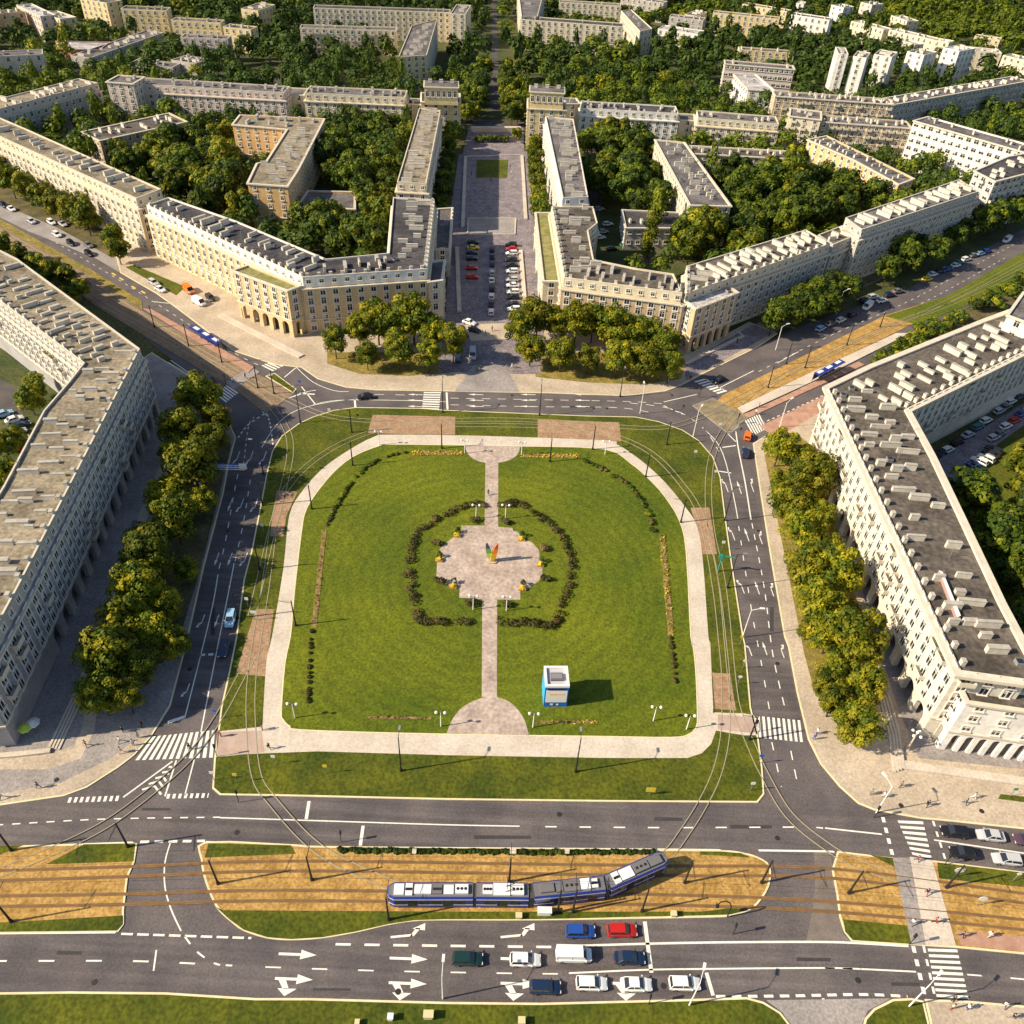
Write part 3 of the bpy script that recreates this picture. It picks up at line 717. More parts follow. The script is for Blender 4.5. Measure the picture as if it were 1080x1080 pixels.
R_TERR = mat('terracotta_tiles', (0.50, 0.24, 0.11), 0.9, var=0.2, scale=0.8); R_LIGHT = roofmat('light', (0.33, 0.31, 0.31))
R_GREEN = mat('mossy_terrace', (0.16, 0.17, 0.04), 0.95, col2=(0.30, 0.26, 0.12), scale=0.5, fine=0.3)
M_CHIM = mat('chimney_render', (0.62, 0.57, 0.48), 0.9, var=0.12, scale=0.7)
M_CHIMC = mat('chimney_cap', (0.42, 0.385, 0.33), 0.9, var=0.15, scale=0.7)
M_TRIM = mat('trim_stone', (0.62, 0.56, 0.45), 0.9, var=0.08, scale=0.6)
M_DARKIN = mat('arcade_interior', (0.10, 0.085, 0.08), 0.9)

M_CURT = mat('curtain', (.52, .49, .43), .8)
def window_mesh(w_, h_, surround=M_FRAMEW, var=0):
    b = MB(); fr = 0.22; pr = 0.10
    for x in (-w_ / 2 - fr / 2, w_ / 2 + fr / 2): b.box((x, pr / 2, 0), (fr, pr, h_ + 2 * fr), surround)
    b.box((0, pr / 2, h_ / 2 + fr / 2), (w_, pr, fr), surround)
    b.box((0, 0.16, -h_ / 2 - fr / 2), (w_ + 2 * fr, 0.30, fr), surround)
    b.face([(w_ / 2, .02, -h_ / 2), (-w_ / 2, .02, -h_ / 2), (-w_ / 2, .02, h_ / 2), (w_ / 2, .02, h_ / 2)], M_GLASSD)
    if var == 1: b.face([(w_ / 2, .03, -h_ * .1), (.06, .03, -h_ * .1), (.06, .03, h_ / 2), (w_ / 2, .03, h_ / 2)], M_CURT)
    if var == 2: b.face([(w_ / 2, .03, h_ * .15), (-w_ / 2, .03, h_ * .15), (-w_ / 2, .03, h_ / 2), (w_ / 2, .03, h_ / 2)], M_CURT)
    b.box((0, .045, 0), (.10, .05, h_), M_FRAMEW)
    b.box((0, .045, h_ * .18), (w_, .05, .08), M_FRAMEW)
    return b
WSZ = {'n': (1.35, 1.9), 't': (1.3, 2.3), 's': (1.3, 1.2), 'w': (2.1, 1.5), 'h': (1.0, 1.5), 'a': (1.1, 1.1)}
WIN = {k + str(v): window_mesh(*q, var=v) for k, q in WSZ.items() for v in (0, 1, 2)}
WINME = {k: b.mesh('window') for k, b in WIN.items()}
for k in WSZ: WINME[k] = WINME[k + '0']
cb = MB(); cb.box((0, 0, .5), (1, 1, 1), M_CHIM); cb.box((0, 0, 1.03), (1.03, 1.12, .10), M_CHIMC); CHIMME = cb.mesh('chimney')
cb = MB(); cb.box((0, .55, 0), (2.6, 1.1, .16), M_TRIM); cb.box((0, 1.07, .5), (2.6, .08, .9), M_TRIM); cb.box((-1.26, .55, .5), (.08, 1.0, .9), M_TRIM); cb.box((1.26, .55, .5), (.08, 1.0, .9), M_TRIM); BALCME = cb.mesh('balcony')
cb = MB(); cb.box((0, 0, .35), (1.2, 1.2, .7), M_GREY); cb.box((0, 0, .72), (1.0, 1.0, .05), M_GLASSD); HATCHME = cb.mesh('roof_hatch')
cb = MB(); cb.tube((0, 0, 0), (0, 0, 2.6), .05, .04, M_GREY, 5)
for k in range(3): cb.tube((-.6 + .1 * k, 0, 1.6 + .4 * k), (.6 - .1 * k, 0, 1.6 + .4 * k), .03, .03, M_GREY, 4)
AERME = cb.mesh('aerial')

FOOT = []   # footprints, for keeping trees out
rb = random.Random(11)

def edge_frames(poly):
    out = []
    for i in range(len(poly)):
        a, b = poly[i], poly[(i + 1) % len(poly)]
        L = math.hypot(b[0] - a[0], b[1] - a[1])
        if L < 0.5: continue
        u = ((b[0] - a[0]) / L, (b[1] - a[1]) / L); n = (u[1], -u[0])
        mid = ((a[0] + b[0]) / 2, (a[1] + b[1]) / 2)
        out.append((a, b, L, u, n, mid))
    return out

def arcade(mb, a, u, n, L, zb, count, wall, arch_h=4.6, depth=0.9, flank=0.8):
    """row of round arches from a along u, from the ground up to zb"""
    bay = (L - 2 * flank) / count
    ow = bay * 0.62; r = ow / 2; spring = arch_h - r
    def P(x, d, z): return (a[0] + u[0] * x - n[0] * d, a[1] + u[1] * x - n[1] * d, z)
    def quad(x0, x1, z0, z1):
        mb.face([P(x0, 0, z0), P(x1, 0, z0), P(x1, 0, z1), P(x0, 0, z1)], wall)
    edges = [0.0]
    for k in range(count):
        x0 = flank + bay * k + (bay - ow) / 2
        edges += [x0, x0 + ow]
    edges.append(L)
    for k in range(0, len(edges), 2):
        x0, x1 = edges[k], edges[k + 1]
        quad(x0, x1, 0, zb)
        mb.face([P(x0, depth, 0), P(x0, 0, 0), P(x0, 0, spring), P(x0, depth, spring)], wall)
        mb.face([P(x1, 0, 0), P(x1, depth, 0), P(x1, depth, spring), P(x1, 0, spring)], wall)
    for k in range(count):
        x0 = flank + bay * k + (bay - ow) / 2; c = x0 + r
        N = 8
        pts = [(c - r * math.cos(PI * i / N), spring + r * math.sin(PI * i / N)) for i in range(N + 1)]
        for i in range(N):
            (xa, za), (xb, zb_) = pts[i], pts[i + 1]
            mb.face([P(xa, 0, za), P(xb, 0, zb_), P(xb, 0, zb), P(xa, 0, zb)], wall)
            mb.face([P(xa, depth, za), P(xb, depth, zb_), P(xb, 0, zb_), P(xa, 0, za)], wall)

def building(label, poly, h, wall, roof, floors=5, bay=3.6, win='n', attic=True, chim=10, teeth=0, balc=0, cat='apartment block', group=None,
             arc=None, chim_len=(2.5, 7.0), attic_wall=None, base=None, name='apartment_building', hatch=2, chim_dir=None, gf=1.0, winskip=0.0, cornice=True, maxwin=100, chim_h=(0.9, 1.7), corn=0.45, arc_len=None):
    poly = ccw(poly); FOOT.append(poly)
    if arc_len:
        arc = {}
        for i, (a, b, L, u, n, mid) in enumerate(edge_frames(poly)):
            if L > arc_len and n[0] * -mid[0] + n[1] * (110 - mid[1]) > 0 and mid[1] < 200: arc[i] = int(L / 5.2)
    cx_ = sum(p[0] for p in poly) / len(poly); cy_ = sum(p[1] for p in poly) / len(poly)
    org = (cx_, cy_, 0.0)
    root = thing(name, label, cat, org, 0, group)
    zg = 0.05
    fr = edge_frames(poly)
    attic_h = 3.3 if attic else 0.0
    zc = h - attic_h
    wb = MB()
    # arcade level: arc = {edge index: (count, flank)}
    za = 0.0
    if arc:
        za = 5.3
        arcw = MB()
        for i, e in enumerate(edge_frames(poly)):
            a, b, L, u, n, mid = e
            if i in arc: arcade(arcw, a, u, n, L, za, arc[i], wall)
            else: arcw.face([(*a, zg), (*b, zg), (*b, za), (*a, za)], wall)
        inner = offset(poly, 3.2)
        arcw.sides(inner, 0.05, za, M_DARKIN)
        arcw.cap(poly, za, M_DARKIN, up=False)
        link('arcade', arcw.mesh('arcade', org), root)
    aw = attic_wall or wall
    if attic:
        wb.sides(poly, za if arc else zg, zc, wall)
        inn = offset(poly, 0.5)
        wb.cap(poly, zc, wall)
        at = MB(); at.sides(inn, zc + .01, h, aw)
        top = offset(inn, 0.35)
        n_ = len(inn)
        for i in range(n_):
            j = (i + 1) % n_
            at.face([(*inn[i], h), (*inn[j], h), (*top[j], h), (*top[i], h)], M_TRIM)
        at.sides(top, h - .55, h, aw, flip=True)
        link('attic_storey', at.mesh('attic_storey', org), root)
        rp = top
    else:
        wb.sides(poly, za if arc else zg, h, wall)
        top = offset(poly, 0.35); n_ = len(poly)
        for i in range(n_):
            j = (i + 1) % n_
            wb.face([(*poly[i], h), (*poly[j], h), (*top[j], h), (*top[i], h)], M_TRIM)
        wb.sides(top, h - .55, h, wall, flip=True)
        rp = top
    link('wall', wb.mesh('wall', org), root)
    ro = MB(); ro.cap(rp, h - .5, roof); link('roof', ro.mesh('roof', org), root)
    if cornice:
        co = MB()
        def ring(d, za_, zb_, mm):
            o2 = offset(poly, -d); n_ = len(poly); i2 = offset(poly, -.003)
            co.sides(o2, za_, zb_, mm)
            for q in range(n_):
                j = (q + 1) % n_
                co.face([(*i2[q], zb_), (*o2[q], zb_), (*o2[j], zb_), (*i2[j], zb_)], mm); co.face([(*i2[j], za_), (*o2[j], za_), (*o2[q], za_), (*i2[q], za_)], mm)
        ring(corn, zc - .45 * (1 if corn < .6 else 1.5), zc - .02, M_TRIM)
        if arc or base:
            zz = za if arc else 4.3
            ring(.25, zz + .02, zz + .4, M_TRIM)
        link('cornice', co.mesh('cornice', org), root)
    # windows on the faces turned to the square
    cand = []
    fh = (zc - (za if arc else 0.6)) / (floors - (1 if attic else 0) - (1 if arc else 0) if (floors - (1 if attic else 0) - (1 if arc else 0)) > 0 else 1)
    nrows = max(1, floors - (1 if attic else 0) - (1 if arc else 0))
    z0 = (za if arc else 0.6)
    for a, b, L, u, n, mid in fr:
        if n[0] * (0 - mid[0]) + n[1] * (0 - mid[1]) <= 0 and n[0] * -mid[0] + n[1] * -mid[1] < -0.05 * math.hypot(*mid): continue
        if L < 3.2: continue
        nb = max(1, int((L - 1.0) / bay)); sp = L / nb
        for k in range(nb):
            x = sp * (k + .5)
            px_, py_ = a[0] + u[0] * x, a[1] + u[1] * x
            for r_ in range(nrows):
                if rb.random() < winskip: continue
                kind = win + rb.choice('00112')
                cand.append((px_, py_, z0 + fh * (r_ + .55), n, kind, 0.01))
            if attic: cand.append((px_ - n[0] * .5, py_ - n[1] * .5, zc + 1.75, n, 'a' + rb.choice('001'), 0.01))
    cand.sort(key=lambda c: c[0] ** 2 + c[1] ** 2 + (c[2] - CAM_H) ** 2)
    for (x, y, z, n, kind, e) in cand[:maxwin]:
        link('window', WINME[kind], root, (x + n[0] * e - org[0], y + n[1] * e - org[1], z), math.atan2(n[1], n[0]) - PI / 2)
    if len(cand) > maxwin:
        rest = MB()
        for (x, y, z, n, kind, e) in cand[maxwin:]:
            M = Matrix.Translation((x + n[0] * e, y + n[1] * e, z)) @ Matrix.Rotation(math.atan2(n[1], n[0]) - PI / 2, 4, 'Z')
            src = WIN[kind]; b0 = len(rest.v)
            rest.v += [tuple(M @ Vector(p)) for p in src.v]
            rest.f += [tuple(b0 + q for q in f) for f in src.f]
            rest.m += [rest.mi(src.mats[k]) for k in src.m]
        ob = link('window', rest.mesh('window', org), root); ob['kind'] = 'stuff'
    if balc:
        nb_ = 0
        for (x, y, z, n, kind, e) in cand:
            if kind[0] == 'a' or rb.random() > balc or nb_ >= 60: continue
            nb_ += 1
            link('balcony', BALCME, root, (x - org[0], y - org[1], z - 1.3), math.atan2(n[1], n[0]) - PI / 2)
    # roof furniture
    le = max(fr, key=lambda e: e[2])
    ang = math.atan2(le[4][1], le[4][0]) if chim_dir is None else chim_dir
    inn2 = offset(poly, 1.6)
    xs = [p[0] for p in inn2]; ys = [p[1] for p in inn2]
    placed = []; tries = 0
    while len(placed) < chim and tries < 4000:
        tries += 1
        x, y = rb.uniform(min(xs), max(xs)), rb.uniform(min(ys), max(ys))
        # orientation across the wing that this spot belongs to
        best = min(fr, key=lambda e: abs((x - e[0][0]) * e[4][0] + (y - e[0][1]) * e[4][1]) + (0 if -2 < (x - e[0][0]) * e[3][0] + (y - e[0][1]) * e[3][1] < e[2] + 2 else 50) + (0 if e[2] > 18 else 30))
        an = math.atan2(best[4][1], best[4][0])
        Lc = rb.uniform(*chim_len)
        dx, dy = math.cos(an) * Lc / 2, math.sin(an) * Lc / 2
        if not (inside((x, y), inn2) and inside((x + dx, y + dy), inn2) and inside((x - dx, y - dy), inn2)): continue
        if any(math.hypot(x - q[0], y - q[1]) < q[2] for q in placed): continue
        placed.append((x, y, 1.6 + Lc * .42))
        o = link('chimney', CHIMME, root, (x - org[0], y - org[1], h - .5), an)
        o.scale = (Lc, rb.uniform(.45, .95), rb.uniform(*chim_h))
    for k in range(hatch):
        for t in range(60):
            x, y = rb.uniform(min(xs), max(xs)), rb.uniform(min(ys), max(ys))
            if inside((x, y), inn2) and all(math.hypot(x - q[0], y - q[1]) > 2.5 for q in placed):
                link('roof_hatch' if k % 2 == 0 else 'aerial', HATCHME if k % 2 == 0 else AERME, root, (x - org[0], y - org[1], h - .5), ang); break
    if teeth:
        cnt = 0
        for a, b, L, u, n, mid in fr:
            if n[0] * -mid[0] + n[1] * -mid[1] < 0 or L < 12: continue
            nb = int(L / teeth)
            for k in range(nb):
                x = L / nb * (k + .5)
                px_, py_ = a[0] + u[0] * x - n[0] * 1.2, a[1] + u[1] * x - n[1] * 1.2
                if cnt < 60:
                    o = link('vent', CHIMME, root, (px_ - org[0], py_ - org[1], h - .5), math.atan2(n[1], n[0])); o.scale = (.75, .85, 1.15); cnt += 1
    return root

def R(px, h): return ccw(GL(px, h))
def S(p1, p2, depth, h):
    a = G(*p1, h); b = G(*p2, h)
    L = math.hypot(b[0] - a[0], b[1] - a[1]); u = ((b[0] - a[0]) / L, (b[1] - a[1]) / L); n = (-u[1], u[0])
    return [a, b, (b[0] + n[0] * depth, b[1] + n[1] * depth), (a[0] + n[0] * depth, a[1] + n[1] * depth)]

# the four blocks that frame the square
building('long shaded block with flat beige roof lining the west side of the square', R([(-60, 232), (20, 272), (150, 367), (22.6, 618), (-28, 712), (-130, 720), (0, 513), (43, 433), (70, 402), (85, 383), (-20, 305), (-90, 262)], 18.6), 18.6,
         wallmat('shaded_grey', (0.36, 0.345, 0.35)), R_BEIGE, 6, 2.7, 't', chim=95, teeth=4.0, arc_len=60, balc=.10, chim_len=(1.2, 4.5), hatch=8, attic_wall=W_GREY, chim_h=(.5, 1.1))  # facade shade put into the wall colour; the plaster itself is cream
building('long cream block with chimney rows on brown roof along the east side of the square', R([(873, 409), (919, 387), (1040, 338), (1110, 312), (1140, 342), (956, 432), (982, 480), (1011, 541), (1055, 635), (1092, 705), (1085, 718), (1012, 708)], 18.0), 18.0,
         wallmat('warm_white', (0.66, 0.60, 0.50)), R_BROWN, 6, 2.8, 't', chim=70, teeth=3.6, arc_len=60, attic=False, corn=1.1, balc=.12, chim_len=(1.6, 5.0), hatch=8, chim_h=(.8, 1.5))
POLY = R([(1021, 740), (1150, 759), (1150, 737), (1012, 722)], 13.6)
building('low white arcaded pavilion at south end of the east block', POLY, 13.6, W_WHITE, R_BROWN, 4, 3.6, 's', attic=False, chim=0, arc={0: 8, 1: 1, 2: 1, 3: 1}, cat='pavilion', name='arcaded_pavilion', hatch=1)
building('golden lit block with dark roof and white battlements beside northwest avenue', R([(152, 216), (318, 293), (452, 284), (460, 210), (413, 207), (408, 266), (345, 272), (250, 232), (178, 207)], 17.5), 17.5,
         W_GOLD, R_DARK, 6, 3.3, 'n', chim=40, teeth=3.0, base=True, chim_len=(1.8, 5.0), attic_wall=W_WHITE, hatch=4)
building('arcaded golden pavilion with mossy terrace at corner of northwest block', R([(245, 285), (303, 306), (316, 301), (262, 279)], 15.0), 15.0, W_GOLD, R_GREEN, 5, 3.3, 'n', attic=False, chim=0,
         arc={0: 5, 1: 1, 2: 2, 3: 1}, cat='pavilion', name='arcaded_pavilion', hatch=0)
building('pale end pavilion of northwest block beside the parking avenue', R([(452, 276), (469, 274), (466, 295), (452, 297)], 14.0), 14.0, W_PALE, R_GREY, 4, 3.0, 'n', attic=False, chim=1, chim_len=(1.5, 2), cat='pavilion', name='end_pavilion', hatch=0)
building('low grey colonnade building with gateway on west edge of the parking avenue', R([(461, 220), (477, 219), (474, 262), (459, 262)], 10.0), 10.0, W_GREY, R_GREY, 3, 3.4, 't', attic=False, chim=1, arc={0: 2, 1: 1, 2: 3, 3: 1}, chim_len=(2, 3), cat='pavilion', name='colonnade_building', hatch=1)
building('tan corner block with cluttered roof beside the avenue on the northeast', R([(580, 217), (627, 217), (632, 235), (622, 243), (628, 273), (672, 282), (712, 288), (722, 310), (593, 293)], 17.0), 17.0,
         W_TAN, R_BROWN, 6, 3.4, 'n', chim=24, teeth=4.0, base=True, attic_wall=W_PALE, chim_len=(2, 5), hatch=4)
building('narrow cream pavilion with mossy terrace at east edge of the avenue', R([(565, 224), (580, 224), (591, 296), (573, 296)], 13.0), 13.0, W_PALE, R_GREEN, 4, 3.4, 'n', attic=False, chim=2, arc={0: 1, 1: 1, 2: 1, 3: 3}, chim_len=(2, 3), cat='pavilion', name='arcaded_pavilion', hatch=0)
building('shaded grey block with white chimney slabs along northeast avenue', R([(722, 311), (878, 257), (850, 241), (722, 280)], 17.0), 17.0, W_GREY, R_BROWN, 6, 3.3, 'n', chim=48, teeth=4.0, base=True, attic_wall=W_CREAM, chim_len=(2.5, 6), hatch=3)
building('arcaded grey pavilion with golden end wall at corner of northeast avenue', R([(722, 316), (734, 325), (778, 308), (768, 301)], 14.6), 14.6, W_TAN, R_LIGHT, 5, 3.2, 'n', attic=False, chim=1, arc={0: 1, 1: 5, 2: 1, 3: 1}, cat='pavilion', name='arcaded_pavilion', hatch=1)
building('short recessed link block between two grey blocks of northeast avenue', R([(879, 259), (907, 247), (890, 236), (861, 247)], 15.0), 15.0, W_GREY, R_BROWN, 5, 3.3, 'n', chim=6, hatch=0)
building('taller grey block with ribbed facade further up northeast avenue', R([(909, 243), (1034, 202), (1012, 188), (890, 229)], 19.0), 19.0, W_GREY, R_GREY, 6, 3.0, 'n', chim=34, teeth=0, chim_len=(2.5, 6), hatch=2, base=True)
building('pale grey tower block with balconies at the far right edge', R([(1028, 180), (1050, 191), (1140, 168), (1120, 155), (1063, 165)], 20.0), 20.0, W_BLUISH, R_DARK, 7, 3.4, 'w', attic=False, chim=16, chim_len=(1.5, 3), hatch=2, balc=.3)
building('pale tower at right edge beside the east block', R([(1063, 332), (1087, 341), (1150, 315), (1120, 300), (1080, 308)], 22.0), 22.0, W_WHITE, R_GREY, 7, 3.4, 'n', attic=False, chim=3, hatch=1)
# the avenue of roses
building('slender grey slab with tan gable on west side of the avenue', R([(441, 113), (466, 116), (451, 194), (417, 192)], 18.0), 18.0, W_CREAM, R_BEIGE, 6, 3.3, 'n', chim=22, chim_len=(2, 4.5), hatch=2)
building('slender white slab with orange gable on east side of the avenue', R([(574, 122), (606, 125), (622, 208), (592, 209)], 18.0), 18.0, W_WHITE, R_GREY, 6, 3.3, 'n', chim=26, chim_len=(2, 5), hatch=2)
for (p1, p2, q1, q2, lab) in (((447.5, 91), (483, 92), (444, 107), (485.5, 108), 'stepped yellow corner tower west of the tree lined avenue'),
                               ((559, 96), (595, 98), (556.5, 114), (597, 116), 'stepped yellow corner tower east of the tree lined avenue')):
    t = building(lab, S(q1, q2, 15, 16.5), 16.5, W_YEL, R_GREY, 5, 3.6, 'n', attic=False, chim=0, hatch=0, cat='corner tower', name='corner_tower')
    org = t.location
    u = MB(); P_ = S(p1, p2, 10, 23.5)
    u.sides(P_, 16.0, 23.5, W_YEL); u.prism(offset(P_, -.5), 23.0, 23.4, M_TRIM, bottom=True); u.cap(P_, 23.52, R_GREY)
    link('upper_tier', u.mesh('upper_tier', org), t)
    a, b = P_[0], P_[1]; L = math.hypot(b[0] - a[0], b[1] - a[1]); ux, uy = (b[0] - a[0]) / L, (b[1] - a[1]) / L
    for k in range(6):
        x = L * (k + .5) / 6
        link('window', WINME['t'], t, (a[0] + ux * x - org[0] + uy * .01, a[1] + uy * x - org[1] - ux * .01, 20.5), math.atan2(-ux, uy) - PI / 2)
    for k in range(3):
        o = link('chimney', CHIMME, t, (a[0] + ux * L * (k + .5) / 3 - uy * 7 - org[0], a[1] + uy * L * (k + .5) / 3 + ux * 7 - org[1], 23.5), math.atan2(uy, ux)); o.scale = (1.6, 1.2, 1.2)
building('narrow link block between corner tower and white slab', S((597, 109), (612, 109), 9, 14.0), 14.0, W_PALE, R_GREY, 4, 3.4, 'n', attic=False, chim=1, hatch=0, chim_len=(1.5, 3))
building('low shaded link block west of the yellow corner tower', S((428, 109), (447, 110), 9, 12.0), 12.0, W_GREY, R_GREY, 4, 3.4, 'n', attic=False, chim=2, hatch=0, chim_len=(1.5, 3))
building('long white slab with white attic east of the corner tower', S((612, 114), (717, 120), 13, 16.0), 16.0, W_WHITE, R_DARK, 5, 3.6, 'n', chim=12, chim_len=(1.5, 4), hatch=2, teeth=6)
building('pale slab with rooftop clutter west of the avenue corner', S((320, 98), (428, 103), 13, 16.0), 16.0, W_PALE, R_GREY, 5, 3.6, 'n', chim=14, chim_len=(1.5, 4), hatch=3)
building('low link block between two pale slabs behind the courtyard', S((300, 99), (320, 100), 11, 13.0), 13.0, W_PALE, R_GREY, 4, 3.6, 'n', attic=False, chim=0, hatch=0)
building('long pale slab with grey roof behind the northwest courtyard', S((135, 88), (300, 98), 12, 16.0), 16.0, W_PINK, R_GREY, 5, 3.6, 'n', chim=18, chim_len=(1.0, 3), hatch=4)
building('pink walled corner block joining two slabs at upper left', S((112, 86), (140, 88), 12, 18.5), 18.5, W_PINK, R_GREY, 6, 3.6, 'n', attic=False, chim=2, hatch=0, chim_len=(1, 2))
building('long shaded slab with window rows at the upper left edge', S((-50, 128), (105, 87), 13, 17.0), 17.0, W_GREY, R_BEIGE, 5, 3.4, 'n', chim=22, chim_len=(1.5, 4), teeth=7, hatch=2, attic_wall=W_PINK)
building('cream slab with beige roof along northwest avenue behind street trees', R([(-70, 113), (143, 210), (172, 199), (28, 135), (-40, 106)], 18.0), 18.0, W_CREAM, R_BEIGE, 6, 3.4, 'n', chim=26, chim_len=(2, 4.5), hatch=2)
building('shaded brown roofed slab standing alone in the northwest courtyard', R([(85, 139), (105, 148), (197, 128), (178, 119)], 13.0), 13.0, W_TAN, R_BROWN, 4, 3.2, 'n', attic=False, chim=14, chim_len=(1, 3), hatch=2)
building('orange L shaped block with beige roof in the northwest courtyard', R([(245, 131), (253, 121), (342, 125), (314, 179), (303, 196), (261, 193), (271, 172), (281, 170), (303, 136)], 16.0), 16.0, W_ORANGE, R_BEIGE, 5, 3.6, 'h', attic=False, chim=26, chim_len=(1.5, 4), hatch=3, base=True)
building('low orange annexe with narrow windows beside the L shaped block', R([(325, 201), (374, 202), (374, 220), (313, 218)], 8.5), 8.5, W_ORANGE, R_GREY, 2, 2.0, 't', attic=False, chim=1, chim_len=(1.5, 3), hatch=2, cat='annexe', name='annexe_building')
building('dark roofed low shed in courtyard behind the tan corner block', R([(656, 221), (717, 224), (719, 240), (660, 240)], 8.0), 8.0, W_GREY, R_DARK, 2, 3.0, 's', attic=False, chim=3, chim_len=(1, 2.5), hatch=2, cat='shed', name='courtyard_building')
building('white gabled slab running towards the courtyard of the northeast block', R([(691, 147), (722, 150), (771, 217), (728, 216)], 15.0), 15.0, W_PALE, R_GREY, 5, 3.4, 'n', attic=False, chim=24, chim_len=(1, 4), hatch=2)
building('cream slab with brown roof joining the white gabled slab', S((722, 161), (848, 168), 10, 14.0), 14.0, W_PALE, R_BROWN, 4, 3.3, 'n', attic=False, chim=16, chim_len=(1, 2.5), hatch=3)
building('cream balcony slab behind the northeast courtyards', S((735, 124), (823, 131), 13, 15.0), 15.0, W_PALE, R_GREY, 5, 3.3, 'n', chim=8, chim_len=(1.5, 3), balc=.6, hatch=2)
building('plain low link beside the white slab and balcony slab', S((717, 126), (735, 127), 10, 12.0), 12.0, W_PALE, R_GREY, 4, 3.5, 'n', attic=False, chim=0, hatch=0)
building('cream corner block with balconies between two balcony slabs', S((833, 122), (866, 126), 14, 17.0), 17.0, W_PALE, R_GREY, 6, 3.3, 'n', attic=False, chim=4, chim_len=(1.5, 3), balc=.35, hatch=1)
building('tan balcony slab west of the bright white slab', S((866, 128), (962, 135), 11, 15.5), 15.5, W_TAN, R_GREY, 5, 3.3, 'n', attic=False, chim=16, chim_len=(1, 3), balc=.4, hatch=2)
building('orange lit slab with curved end in the northeast courtyard', R([(852, 147), (872, 143), (964, 188), (948, 194), (900, 168)], 14.0), 14.0, W_ORANGE, R_GREY, 5, 3.4, 'n', attic=False, chim=20, chim_len=(1, 3), hatch=2)
building('bright white slab with regular windows at the right edge', S((964, 127), (1115, 170), 12, 20.0), 20.0, W_WHITE, R_GREY, 6, 3.4, 'w', attic=False, chim=8, chim_len=(1, 3), hatch=4)
building('long dappled slab behind the balcony blocks at upper right', S((818, 101), (943, 110), 10, 16.0), 16.0, W_TAN, R_GREY, 5, 3.3, 'n', attic=False, chim=24, chim_len=(1, 3), balc=.3, hatch=2)
building('long shaded slab bending away at upper right edge', S((943, 110), (1085, 85), 10, 16.0), 16.0, W_GREY, R_GREY, 5, 3.3, 'n', attic=False, chim=30, chim_len=(1, 3), balc=.3, hatch=2)
building('white flat roofed hall beside the grey office slab', R([(774, 78), (797, 78), (818, 96), (789, 94)], 12.0), 12.0, W_WHITE, R_LIGHT, 3, 4.0, 'w', attic=False, chim=2, hatch=1)
building('grey office slab with ribbon windows behind the white hall', S((765, 67), (838, 73), 9, 15.0), 15.0, W_PINK, R_GREY, 4, 2.6, 'w', attic=False, chim=2, hatch=2)
